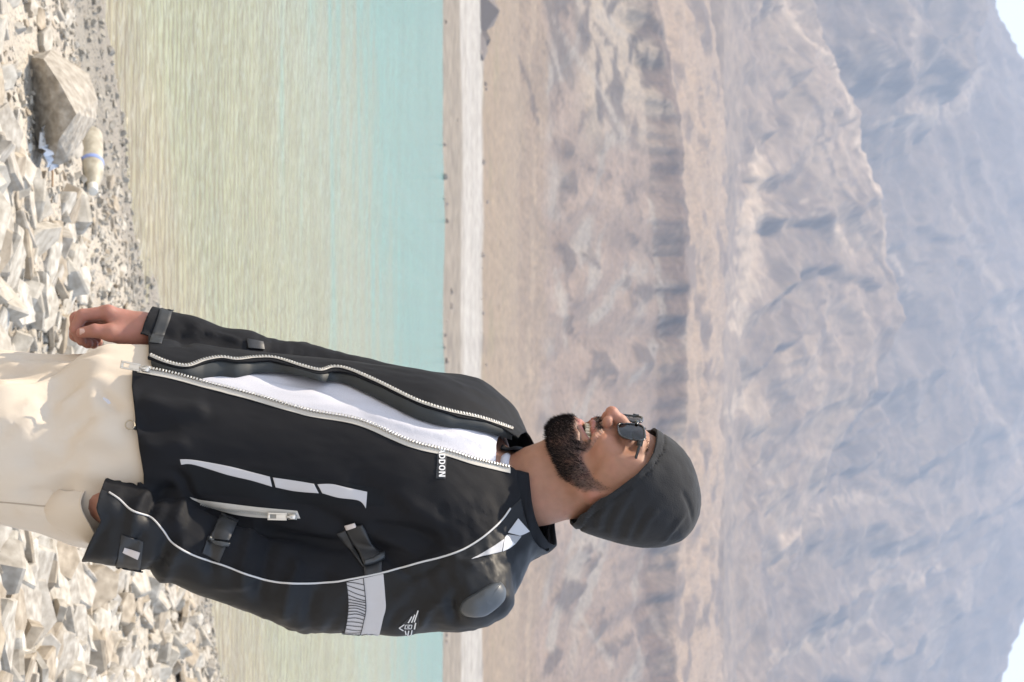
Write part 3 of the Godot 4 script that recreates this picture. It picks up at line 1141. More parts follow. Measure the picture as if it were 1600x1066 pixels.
func tube(path: PackedVector3Array, r: Callable, sides := 8, flat := 1.0) -> Shell:
	var s := Shell.new()
	var side := Vector3.ZERO
	for i in path.size():
		var t := (path[mini(i + 1, path.size() - 1)] - path[maxi(i - 1, 0)]).normalized()
		if side == Vector3.ZERO:
			side = t.cross(Vector3.UP if absf(t.y) < 0.9 else Vector3.RIGHT).normalized()
		side = (side - t * side.dot(t)).normalized()
		var up := side.cross(t)
		var rad: float = r.call(float(i) / (path.size() - 1))
		for k in sides:
			var a := TAU * k / sides
			s.v.append(path[i] + (side * cos(a) + up * sin(a) * flat) * rad)
	for i in path.size() - 1:
		for k in sides:
			var a := i * sides + k
			var b := i * sides + (k + 1) % sides
			s.idx.append_array([a, b, a + sides, b, b + sides, a + sides])
	var last := (path.size() - 1) * sides
	for k in range(1, sides - 1):
		s.idx.append_array([0, k + 1, k, last, last + k, last + k + 1])
	s.n = normals_of(s.v, s.idx)
	return s

# a grid of points rows x cols -> skin (normals towards the side from which rows x cols run clockwise)
func grid(pts: Array) -> Shell:
	var s := Shell.new()
	var w: int = pts[0].size()
	for row in pts:
		for p in row:
			s.v.append(p)
	for j in pts.size() - 1:
		for i in w - 1:
			var a := j * w + i
			s.idx.append_array([a, a + 1, a + w, a + 1, a + w + 1, a + w])
	s.n = normals_of(s.v, s.idx)
	return s

func flip(s: Shell) -> void:
	for i in range(0, s.idx.size(), 3):
		var a := s.idx[i + 1]
		s.idx[i + 1] = s.idx[i + 2]
		s.idx[i + 2] = a
	s.n = normals_of(s.v, s.idx)

func face_to(s: Shell, towards: Vector3) -> void:
	var sum := Vector3.ZERO
	for n in s.n:
		sum += n
	if sum.dot(towards) < 0.0:
		flip(s)

# a small block with chamfered edges, centred on a transform
func block(t: Transform3D, size: Vector3, ch := 0.15) -> Shell:
	var s := Shell.new()
	var c := minf(minf(size.x, size.y), size.z) * ch
	var hx := size.x * 0.5
	var hy := size.y * 0.5
	var hz := size.z * 0.5
	var quads := [
		[Vector3(1, 0, 0), Vector3(0, 1, 0), Vector3(0, 0, 1), hx, hy, hz], [Vector3(-1, 0, 0), Vector3(0, 0, 1), Vector3(0, 1, 0), hx, hz, hy],
		[Vector3(0, 1, 0), Vector3(0, 0, 1), Vector3(1, 0, 0), hy, hz, hx], [Vector3(0, -1, 0), Vector3(1, 0, 0), Vector3(0, 0, 1), hy, hx, hz],
		[Vector3(0, 0, 1), Vector3(1, 0, 0), Vector3(0, 1, 0), hz, hx, hy], [Vector3(0, 0, -1), Vector3(0, 1, 0), Vector3(1, 0, 0), hz, hy, hx]]
	for q in quads:
		var b := s.v.size()
		var rings := [[q[3] - c, 0.0], [q[3], c]]
		for ring in rings:
			for k in 4:
				var su := 1.0 if k == 1 or k == 2 else -1.0
				var sw := 1.0 if k >= 2 else -1.0
				s.v.append(t * (q[0] * ring[0] + q[1] * su * (q[4] - ring[1]) + q[2] * sw * (q[5] - ring[1])))
		s.idx.append_array([b + 4, b + 6, b + 5, b + 4, b + 7, b + 6])
		for k in 4:
			var k2 := (k + 1) % 4
			s.idx.append_array([b + k, b + k + 4, b + k2, b + k2, b + k + 4, b + k2 + 4])
	s.n = normals_of(s.v, s.idx)
	return s

# ---------------------------------------------------------------- the man
const TURN := 0.803              # his chest is turned this far to his right of the camera
const FAR := 3.82
var fwd := Vector3(-sin(TURN), 0, cos(TURN))
var lft := Vector3(cos(TURN), 0, sin(TURN))
var man: Node3D

# rows of the coat: photo x, photo y of the middle line, half width, half depth
const COAT := [
	[120.0, 690.0, 0.182, 0.166], [205.0, 694.0, 0.184, 0.164], [300.0, 704.0, 0.186, 0.155], [400.0, 716.0, 0.188, 0.148], [480.0, 724.0, 0.192, 0.143],
	[560.0, 732.0, 0.195, 0.141], [640.0, 741.0, 0.198, 0.137], [690.0, 746.0, 0.192, 0.130], [730.0, 751.0, 0.178, 0.118], [765.0, 758.0, 0.150, 0.103],
	[795.0, 767.0, 0.110, 0.089], [825.0, 776.0, 0.085, 0.080], [860.0, 784.0, 0.078, 0.076]]

func m(px: float, py: float, dz := 0.0) -> Vector3:
	return at(px, py, FAR + dz)

func row_at(y: float) -> Array:
	var px := 800.0 + (y - EYE.y) * FOCAL / FAR
	var r := COAT
	if px <= r[0][0]:
		return [r[0][1], r[0][2], r[0][3]]
	for i in r.size() - 1:
		if px <= r[i + 1][0]:
			var t: float = (px - r[i][0]) / (r[i + 1][0] - r[i][0])
			return [lerpf(r[i][1], r[i + 1][1], t), lerpf(r[i][2], r[i + 1][2], t), lerpf(r[i][3], r[i + 1][3], t)]
	var e: Array = r[r.size() - 1]
	return [e[1], e[2], e[3]]

var row_table: Array = []
func row_quick(y: float) -> Vector4:
	# middle x, half width, half depth at a height
	if row_table.is_empty():
		for i in 260:
			var acc := Vector3.ZERO
			for k in 5:
				var r := row_at(0.3 + i * 0.005 + (k - 2) * 0.008)
				acc += Vector3(r[0], r[1], r[2]) * 0.2
			row_table.append(Vector4((acc.x - 533.0) / FOCAL * FAR, acc.y, acc.z, 0))
	var q := clampf((y - 0.3) / 0.005, 0.0, 258.0)
	var i := int(q)
	return (row_table[i] as Vector4).lerp(row_table[i + 1], q - i)

# into the chest's own axes: x to his left, y up, z forwards, measured from the middle line
func to_body(p: Vector3) -> Vector3:
	var r := row_quick(p.y)
	var q := Vector3(p.x - r.x, 0, p.z + FAR)
	return Vector3(q.dot(lft), p.y, q.dot(fwd))

func from_body(l: float, y: float, f: float) -> Vector3:
	var r := row_quick(y)
	return Vector3(r.x, y, -FAR) + lft * l + fwd * f

func trunk(p: Vector3, inset: float, low: float, high: float, power := 2.35) -> float:
	var r := row_quick(p.y)
	var qx := p.x - r.x
	var qz := p.z + FAR
	var l := absf(qx * lft.x + qz * lft.z)
	var f := absf(qx * fwd.x + qz * fwd.z)
	var s := pow(pow(l / (r.y - inset), power) + pow(f / (r.z - inset), power), 1.0 / power)
	var h := sqrt(l * l + f * f)
	var d := 0.9 * h * (1.0 - 1.0 / s) if s > 0.02 else -0.08
	return maxf(d, maxf(low - p.y, p.y - high))

# the visible triangles of a skin by photo pixel
class Look:
	var s: Shell
	var cells := {}
	var pp := PackedVector3Array()
	var last_d := 3.82

	func _init(skin: Shell, eye: Vector3, focal: float) -> void:
		s = skin
		for v in s.v:
			var d := eye.z - v.z
			pp.append(Vector3(800.0 + (v.y - eye.y) * focal / d, 533.0 + (v.x - eye.x) * focal / d, d))
		for i in range(0, s.idx.size(), 3):
			var a := pp[s.idx[i]]
			var b := pp[s.idx[i + 1]]
			var c := pp[s.idx[i + 2]]
			var lo := a.min(b).min(c)
			var hi := a.max(b).max(c)
			for gy in range(floori(lo.y / 16.0), floori(hi.y / 16.0) + 1):
				for gx in range(floori(lo.x / 16.0), floori(hi.x / 16.0) + 1):
					var k := Vector2i(gx, gy)
					if not cells.has(k):
						cells[k] = PackedInt32Array()
					cells[k].append(i)

	# [found, point, normal]
	func see(px: float, py: float, far_side := false) -> Array:
		var k := Vector2i(floori(px / 16.0), floori(py / 16.0))
		var best := 1e9
		var out := [false, Vector3.ZERO, Vector3.ZERO]
		if cells.has(k):
			for i in cells[k]:
				var a := pp[s.idx[i]]
				var b := pp[s.idx[i + 1]]
				var c := pp[s.idx[i + 2]]
				var den := (b.y - c.y) * (a.x - c.x) + (c.x - b.x) * (a.y - c.y)
				if absf(den) < 1e-9:
					continue
				var u := ((b.y - c.y) * (px - c.x) + (c.x - b.x) * (py - c.y)) / den
				var w := ((c.y - a.y) * (px - c.x) + (a.x - c.x) * (py - c.y)) / den
				var t := 1.0 - u - w
				if u < -0.001 or w < -0.001 or t < -0.001:
					continue
				var d := a.z * u + b.z * w + c.z * t
				if d < best:
					best = d
					out = [true, s.v[s.idx[i]] * u + s.v[s.idx[i + 1]] * w + s.v[s.idx[i + 2]] * t, (s.n[s.idx[i]] * u + s.n[s.idx[i + 1]] * w + s.n[s.idx[i + 2]] * t).normalized()]
		return out

# a point on the skin at a pixel, lifted off it; where the pixel misses, the nearest pixel towards `home` that hits
func on(look: Look, px: float, py: float, lift: float, home := Vector2(450, 760)) -> Array:
	var q := Vector2(px, py)
	for i in 60:
		var h := look.see(q.x, q.y)
		if h[0]:
			return [h[1] + h[2] * lift, h[2]]
		q += (home - q).normalized() * 1.5
	return [m(px, py), Vector3(0, 0, 1)]

func line_on(look: Look, p: Array, lift: float, per := 8) -> Array:
	# smooth line through pixels, laid on the skin: [points, normals]
	var pts := PackedVector3Array()
	var nrm := PackedVector3Array()
	for q in pixels(p, per):
		var h := on(look, q.x, q.y, lift)
		pts.append(h[0])
		nrm.append(h[1])
	return [pts, nrm]

# a piece of cloth between two pixel lines, laid on the skin
func patch_on(look: Look, a: Array, b: Array, across: int, lift: float, thick: float, per := 8) -> Shell:
	var pa := pixels(a, per)
	var pb := pixels(b, per)
	var rows := []
	for j in across + 1:
		var row := []
		for i in pa.size():
			var k := mini(i * pb.size() / pa.size(), pb.size() - 1) if pb.size() != pa.size() else i
			var q := pa[i].lerp(pb[k], float(j) / across)
			row.append(on(look, q.x, q.y, lift)[0])
		rows.append(row)
	var s := grid(rows)
	face_to(s, Vector3(0, 0, 1))
	return thicken(s, thick)

func ribbon(pts: PackedVector3Array, nrm: PackedVector3Array, width: float, thick: float) -> Shell:
	var rows := [[], []]
	for i in pts.size():
		var t := (pts[mini(i + 1, pts.size() - 1)] - pts[maxi(i - 1, 0)]).normalized()
		var side := t.cross(nrm[i]).normalized() * width * 0.5
		rows[0].append(pts[i] - side)
		rows[1].append(pts[i] + side)
	var s := grid(rows)
	face_to(s, nrm[nrm.size() / 2])
	return thicken(s, thick)

# folds: [points, width, depth]
var folds: Array = []
func fold(look_f: Field, p: Array, width: float, depth: float, dz := 0.0) -> void:
	var pts := PackedVector3Array()
	for q in pixels(p, 4):
		pts.append(march(look_f, q.x, q.y))
	var c := Vector3.ZERO
	for q in pts:
		c += q
	c /= pts.size()
	var r := 0.0
	for q in pts:
		r = maxf(r, c.distance_to(q))
	folds.append([pts, width, depth, c, r + 2.2 * width])

func march(f: Field, px: float, py: float) -> Vector3:
	f.live = f.prims
	var dir := at(px, py, 1.0) - EYE
	var len := dir.length()
	dir /= len
	var t := 3.3 * len
	for i in 50:
		var d := f.at(EYE + dir * t)
		if d < 0.0008:
			break
		t += d * 0.8
		if t > 4.6:
			t = FAR * len
			break
	return EYE + dir * t

func folded(p: Vector3) -> float:
	var o := 0.0
	for f in folds:
		if p.distance_squared_to(f[3]) > f[4] * f[4]:
			continue
		var best := 1e9
		var pts: PackedVector3Array = f[0]
		var at_end := 0.0
		for i in pts.size() - 1:
			var ab := pts[i + 1] - pts[i]
			var t := clampf((p - pts[i]).dot(ab) / ab.length_squared(), 0.0, 1.0)
			var d := p.distance_squared_to(pts[i] + ab * t)
			if d < best:
				best = d
				at_end = (i + t) / (pts.size() - 1)
		var w: float = f[1]
		var taper := smoothstep(0.0, 0.25, at_end) * (1.0 - smoothstep(0.75, 1.0, at_end)) * 0.85 + 0.15
		o += f[2] * exp(-best / (w * w)) * taper
	return o

var elbow_l := Vector3.ZERO
var wrist_l := Vector3.ZERO
var shoulder_l := Vector3.ZERO
var elbow_r := Vector3.ZERO
var wrist_r := Vector3.ZERO
var shoulder_r := Vector3.ZERO

func build_man() -> void:
	shoulder_l = m(722, 914, -0.13)
	elbow_l = m(482, 917, -0.125)
	wrist_l = m(165, 816, -0.185)
	shoulder_r = m(722, 655, 0.13)
	elbow_r = m(468, 592, 0.16)
	wrist_r = m(222, 513, 0.09)
	man = thing("person", "laughing man in black riding jacket, cream trousers, beanie and sunglasses on the stony bank", "person", Vector3(m(0, 740).x, ground(m(0, 740).x, -FAR), -FAR))
	build_jacket()
	build_shirt()
	build_trousers()
	build_trims()
	build_body()
	build_beanie()
	build_glasses()

# hang a skin under the man (or a part of him)
func wear(called: String, s: Shell, mt: Material, parent: Node3D = null) -> MeshInstance3D:
	var up: Node3D = parent if parent else man
	var home := man.position
	var t := s.v.duplicate()
	for i in t.size():
		t[i] -= home
	return put_mesh(called, mesh_of(t, s.idx, s.col, s.n), mt, up)

func cloth(c: Color, rough: float, rim: float, per_metre: float, depth: float, s: int) -> StandardMaterial3D:
	var mt := mat(c, rough)
	mt.rim_enabled = rim > 0.0
	mt.rim = rim
	mt.rim_tint = 0.3
	var n := noise(s, 0.11, 3)
	var t := noise_texture(n, 256, Color(0.86, 0.86, 0.86), Color(1, 1, 1))
	relief(mt, t, depth, per_metre)
	mt.albedo_texture = t
	return mt

const PIPING := [100.0, 735.0, 170.0, 770.0, 185.0, 780.0, 206.0, 798.0, 235.0, 809.0, 253.0, 827.0, 271.0, 850.0, 303.0, 868.0, 348.0, 883.0, 388.0, 899.0, 433.0, 910.0, 474.0, 912.0, 520.0, 910.0, 545.0, 906.0, 600.0, 895.0, 650.0, 881.0, 712.0, 864.0, 750.0, 843.0, 782.0, 815.0, 797.0, 795.0, 860.0, 735.0]
var coat_look: Look
var black: StandardMaterial3D
var near_zip := []
var far_zip := []
var zip_rows_near := []
var zip_rows_far := []

func build_jacket() -> void:
	var f := Field.new()
	f.made(func(p: Vector3) -> float: return trunk(p, 0.0, m(120, 0).y, m(850, 0).y), 0.02)
	# shoulders and sleeves
	f.cone(m(804, 800, -0.03), m(748, 884, -0.10), 0.050, 0.062, 0.07)
	f.cone(m(748, 884, -0.10), shoulder_l, 0.062, 0.068, 0.05)
	f.cone(shoulder_l, m(620, 919, -0.12), 0.070, 0.074, 0.02)
	f.cone(m(620, 919, -0.12), elbow_l, 0.074, 0.074, 0.008)
	f.cone(elbow_l, m(330, 866, -0.155), 0.073, 0.066, 0.008)
	f.cone(m(330, 866, -0.155), m(215, 824, -0.18), 0.066, 0.060, 0.008)
	f.cone(m(215, 824, -0.18), m(120, 800, -0.185), 0.060, 0.073, 0.008)
	f.cone(m(800, 745, 0.04), m(752, 678, 0.10), 0.050, 0.060, 0.06)
	f.cone(m(752, 678, 0.10), shoulder_r, 0.060, 0.066, 0.05)
	f.cone(shoulder_r, elbow_r, 0.068, 0.060, 0.02)
	f.cone(elbow_r, m(380, 562, 0.13), 0.058, 0.048, 0.02)
	f.cone(m(380, 562, 0.13), m(300, 535, 0.11), 0.046, 0.040, 0.02)
	f.cone(m(300, 535, 0.11), m(180, 497, 0.08), 0.039, 0.040, 0.02)
	# shoulder armour under the cloth
	f.ball(Transform3D(Basis.from_euler(Vector3(0, 0.6, -0.5)), m(752, 930, -0.165)), Vector3(0.034, 0.055, 0.03), 0.03)
	# openings: the zips in the chest's axes
	near_zip = [215, 573, 262, 581, 330, 599, 400, 617, 480, 640, 560, 655, 640, 688, 700, 703, 745, 717, 797, 729]
	far_zip = [235, 559, 262, 570, 292, 575, 320, 566, 345, 562, 370, 565, 400, 562, 430, 563, 470, 575, 500, 582, 520, 577, 545, 581, 590, 600, 650, 629, 700, 645, 750, 656, 800, 673]
	for q in pixels(near_zip, 3):
		var b := to_body(march(f, q.x, q.y))
		zip_rows_near.append_array([b.y, atan2(b.x, b.z)])
	for q in pixels(far_zip, 3):
		var b := to_body(march(f, q.x, maxf(q.y, coat_edge(q.x) + 6.0)))
		zip_rows_far.append_array([b.y, atan2(b.x, b.z)])
	# hanging folds
	fold(f, [560, 845, 500, 800, 420, 770], 0.016, -0.010)
	fold(f, [640, 800, 600, 780, 540, 740], 0.020, -0.006)
	fold(f, [690, 850, 640, 830, 570, 822], 0.010, -0.012)
	fold(f, [700, 830, 660, 800, 610, 770], 0.012, 0.006)
	fold(f, [655, 872, 620, 850, 585, 838], 0.008, 0.007)
	fold(f, [640, 900, 610, 872, 580, 850], 0.007, -0.006)
	fold(f, [300, 690, 250, 700, 215, 690], 0.012, 0.008)
	fold(f, [330, 640, 270, 640, 215, 625], 0.018, 0.010)
	fold(f, [280, 662, 240, 668, 210, 660], 0.010, -0.006)
	# sleeve
	fold(f, [700, 935, 672, 950, 655, 985], 0.0059, 0.0075)
	fold(f, [720, 915, 705, 945, 715, 975], 0.0068, -0.0112)
	fold(f, [665, 905, 640, 918, 618, 938], 0.0051, 0.0063)
	fold(f, [520, 890, 490, 930, 480, 985], 0.0119, -0.0100)
	fold(f, [470, 870, 452, 920, 440, 975], 0.0102, 0.0112)
	fold(f, [430, 830, 415, 880, 400, 950], 0.0102, -0.0112)
	fold(f, [400, 810, 385, 860, 375, 930], 0.0085, 0.0075)
	fold(f, [345, 800, 330, 850, 330, 910], 0.0102, -0.0088)
	fold(f, [300, 775, 285, 790, 270, 830], 0.0102, 0.0125)
	fold(f, [275, 760, 245, 775, 230, 815], 0.0085, -0.0125)
	fold(f, [275, 830, 255, 860, 252, 905], 0.0076, -0.0100)
	fold(f, [240, 770, 215, 790, 205, 850], 0.0102, 0.0112)
	fold(f, [230, 830, 205, 850, 185, 880], 0.0059, -0.0075)
	fold(f, [300, 840, 262, 880, 250, 920], 0.0102, 0.0088)
	fold(f, [265, 870, 240, 885, 225, 900], 0.0059, -0.0075)
	fold(f, [180, 800, 160, 830, 140, 870], 0.0085, -0.0063)
	fold(f, [560, 846, 520, 846, 486, 843, 433, 834, 393, 824, 340, 800, 300, 780, 288, 750, 270, 736, 225, 732], 0.006, -0.012)
	fold(f, [690, 862, 655, 880, 622, 886], 0.005, 0.006)
	fold(f, [700, 870, 660, 895, 630, 905], 0.006, -0.006)
	fold(f, [770, 870, 745, 880, 712, 876], 0.005, 0.004)
	fold(f, [780, 860, 750, 868, 720, 866], 0.005, -0.004)
	fold(f, [650, 940, 622, 955, 606, 985], 0.006, -0.005)
	fold(f, [420, 900, 380, 915, 330, 920], 0.008, 0.006)
	fold(f, [400, 880, 360, 890, 300, 880], 0.008, -0.006)
	# far sleeve
	fold(f, [330, 520, 300, 530, 260, 540], 0.007, -0.005)
	fold(f, [380, 535, 350, 525, 320, 520], 0.006, 0.005)
	fold(f, [300, 505, 285, 520, 290, 545], 0.008, -0.005)
	var s := surface_net(f, m(90, 440, 0.36) - Vector3(0, 0, 0.02), Vector3(m(0, 1030).x, m(870, 0).y, -FAR + 0.36), 0.0062)
	var g := s.n[1000].dot(f.slope(s.v[1000]))
	if g < 0.0:
		flip(s)
	relax(s, 1, 0.4)
	var n_k := noise(51, 1.0, 3)
	var sleeve_axis := (elbow_l - shoulder_l).normalized()
	var fore_l := (wrist_l - elbow_l).normalized()
	var fore_r := (wrist_r - elbow_r).normalized()
	displace(s, func(p: Vector3, n: Vector3) -> float:
		var o := folded(p)
		var b := to_body(p)
		# soft unevenness of cloth, longer down than across
		o += 0.0035 * n_k.get_noise_3d(p.x * 9.0, p.y * 4.0, p.z * 9.0)
		o += 0.0014 * n_k.get_noise_3d(p.x * 34.0, p.y * 16.0, p.z * 34.0)
		# crumpled cloth over the shoulder
		var cr := 1.0 - smoothstep(0.05, 0.14, p.distance_to(m(738, 870, -0.17)))
		o += cr * 0.004 * n_k.get_noise_3d(p.x * 22.0 + p.y * 30.0, p.y * 40.0 - p.x * 20.0, p.z * 20.0)
		# creases across the sleeves, closest at the elbows
		for e in [[elbow_l, fore_l, 0.15], [shoulder_l, sleeve_axis, 0.12], [elbow_r, fore_r, 0.16], [wrist_l, fore_l, 0.13]]:
			var w: float = 1.0 - smoothstep(0.04, e[2], p.distance_to(e[0]))
			if w > 0.0:
				var ax: Vector3 = e[1]
				var at_p := p * 11.0 + ax * (p.dot(ax) * 34.0)
				o += w * 0.0042 * n_k.get_noise_3d(at_p.x, at_p.y, at_p.z)
		# the loose hem hangs a little outwards
		o += 0.006 * (1.0 - smoothstep(m(205, 0).y, m(260, 0).y, p.y)) * sin(b.x * 30.0)
		return o)
	relax(s, 1, 0.3)
	var hem := m(206, 0).y
	s = clip(s, func(p: Vector3) -> float:
		var b := to_body(p)
		var d := 1.0
		var out_l := (p - m(150, 816, -0.185))
		# sleeve ends
		if p.distance_to(wrist_l) < 0.2 and shoulder_side(p, true) < 0.0:
			var k := FOCAL / -p.z
			d = minf(d, p.y - EYE.y - (line_at([735.0, 170.0, 770.0, 156.0, 795.0, 150.0, 815.0, 158.0, 830.0, 150.0, 850.0, 140.0, 882.0, 126.0], p.x * k + 533.0) - 800.0) / k)
		elif p.distance_to(wrist_r) < 0.16 and shoulder_side(p, false) < 0.0:
			var pj := Vector2(p.y - m(229, 0, 0.09).y, p.x - at(0, 515, FAR + 0.09).x)
			d = minf(d, pj.x * 0.962 + pj.y * 0.27)
		else:
			if b.z > -0.02:
				var k := FOCAL / -p.z
				d = minf(d, p.y - EYE.y - (line_at([556.0, 232.0, 562.0, 226.0, 566.0, 207.0, 600.0, 206.0, 640.0, 210.0, 700.0, 217.0, 740.0, 224.0, 900.0, 226.0], p.x * k + 533.0) - 800.0) / k)
			else:
				d = minf(d, p.y - hem - 0.01)
			# open front
			if b.z > 0.0:
				var a := atan2(b.x, b.z)
				var r := Vector2(b.x, b.z).length()
				d = minf(d, maxf(line_at(zip_rows_far, p.y) - a, a - line_at(zip_rows_near, p.y)) * r)
			# neck
			var c := m(838, 800, 0)
			d = minf(d, -(p.y - m(842, 0).y + (b.z) * 0.42))
		return d)
	coat_look = Look.new(s, EYE, FOCAL)
	black = cloth(lin(0.0076, 0.0078, 0.0098), 0.7, 0.03, 16.0, 0.10, 52)
	black.metallic_specular = 0.28
	# two cloths meet at the piping: matt mesh in front, smoother nylon over shoulder and outer sleeve
	var side := func(p: Vector3) -> float:
		var k := FOCAL / -p.z
		return p.x * k + 533.0 - line_at(PIPING, 800.0 + (p.y - EYE.y) * k) - (1e3 if to_body(p).x < 0.02 else 0.0)
	var nylon := cloth(lin(0.009, 0.0095, 0.011), 0.5, 0.03, 18.0, 0.05, 53)
	nylon.metallic_specular = 0.35
	coat = wear("jacket", thicken(clip(s, func(p: Vector3) -> float: return -side.call(p)), 0.003), black)
	wear("outer_sleeve", thicken(clip(s, side), 0.003), nylon, coat)
	build_collar()

func coat_edge(px: float) -> float:
	# photo y of the coat's outline on the far side, sleeves left out
	var y := EYE.y + (px - 800.0) / FOCAL * FAR
	var r := row_quick(y)
	var p := 2.35
	var best := 0.0
	for i in 40:
		var t := i * PI / 80.0
		var l := -pow(cos(t), 2.0 / p) * r.y
		var f := pow(sin(t), 2.0 / p) * r.z
		var q := Vector3(r.x, y, -FAR) + lft * l + fwd * f
		best = minf(best, (q.x / -q.z) * FOCAL + 533.0 - 2000.0)
	return best + 2000.0

func shoulder_side(p: Vector3, left: bool) -> float:
	# below zero: nearer to the forearm than to the trunk
	var e := elbow_l if left else elbow_r
	var w := wrist_l if left else wrist_r
	var ab := (w - e) * 1.25
	var t := clampf((p - e).dot(ab) / ab.length_squared(), 0.0, 1.0)
	return p.distance_to(e + ab * t) - (0.095 if left else 0.06) + (0.0 if trunk(p, 0.0, -9.0, 9.0) > 0.004 else 1.0)

var coat: Node3D
func build_collar() -> void:
	var rows := []
	for j in 12:
		var t := lerpf(-0.45, 1.0, j / 11.0)
		var c := m(lerpf(807, 847, t), lerpf(787, 781, t))
		var row := []
		for i in 81:
			var a := lerpf(0.16, TAU - 0.62, i / 80.0)   # from the near front round his left and back to the far front
			var b := lerpf(0.096, 0.080, t)
			var w := lerpf(0.090, 0.076, t)
			var q := c + fwd * cos(a) * b + lft * sin(a) * w
			q.y += -lerpf(0.016, 0.026, t) * cos(a) + lerpf(0.026, 0.002, t) * maxf(0.0, sin(a)) + 0.003 * sin(a * 3.0 + 1.0) * t - 0.004 * minf(0.0, t)
			q += (fwd * cos(a) + lft * sin(a)) * (0.004 * sin(clampf(t, 0, 1) * PI) + 0.0025 * sin(a * 7.0 + t * 3.0) * sin(t * PI))
			row.append(q)
		rows.append(row)
	var s := grid(rows)
	face_to(s, Vector3.ZERO)
	var c0 := m(826, 780)
	if s.n[250].dot(s.v[250] - c0) < 0.0:
		flip(s)
	wear("collar", thicken(s, 0.004), black, coat)

func build_shirt() -> void:
	var f := Field.new()
	f.made(func(p: Vector3) -> float: return trunk(p, 0.022, m(150, 0).y, m(812, 0).y, 2.2), 0.02)
	folds = []
	fold(f, [560, 640, 640, 668, 740, 690], 0.010, 0.004)
	fold(f, [400, 590, 480, 600, 560, 630], 0.012, -0.005)
	fold(f, [700, 672, 742, 690, 770, 706], 0.006, 0.004)
	var s := surface_net(f, m(140, 500, 0.3), Vector3(m(0, 930).x, m(830, 0).y, -FAR + 0.3), 0.008)
	if s.n[500].dot(f.slope(s.v[500])) < 0.0:
		flip(s)
	var n_k := noise(61, 1.0, 3)
	displace(s, func(p: Vector3, n: Vector3) -> float: return folded(p) + 0.004 * n_k.get_noise_3d(p.x * 14.0, p.y * 5.0, p.z * 14.0))
	s = clip(s, func(p: Vector3) -> float:
		var b := to_body(p)
		return -(p.y - m(800, 0).y + b.z * 0.35))
	var white := cloth(lin(0.60, 0.60, 0.66), 0.85, 0.1, 14.0, 0.05, 62)
	var o := wear("shirt", thicken(s, 0.002), white)
	# ribbed neckband
	var pts := PackedVector3Array()
	for i in 49:
		var a := TAU * i / 48.0
		var c := m(806, 776)
		var q := c + fwd * cos(a) * 0.066 + lft * sin(a) * 0.064
		q.y += -0.020 * cos(a)
		pts.append(q)
	wear("neckband", tube(pts, func(_t: float) -> float: return 0.009, 8), white, o)

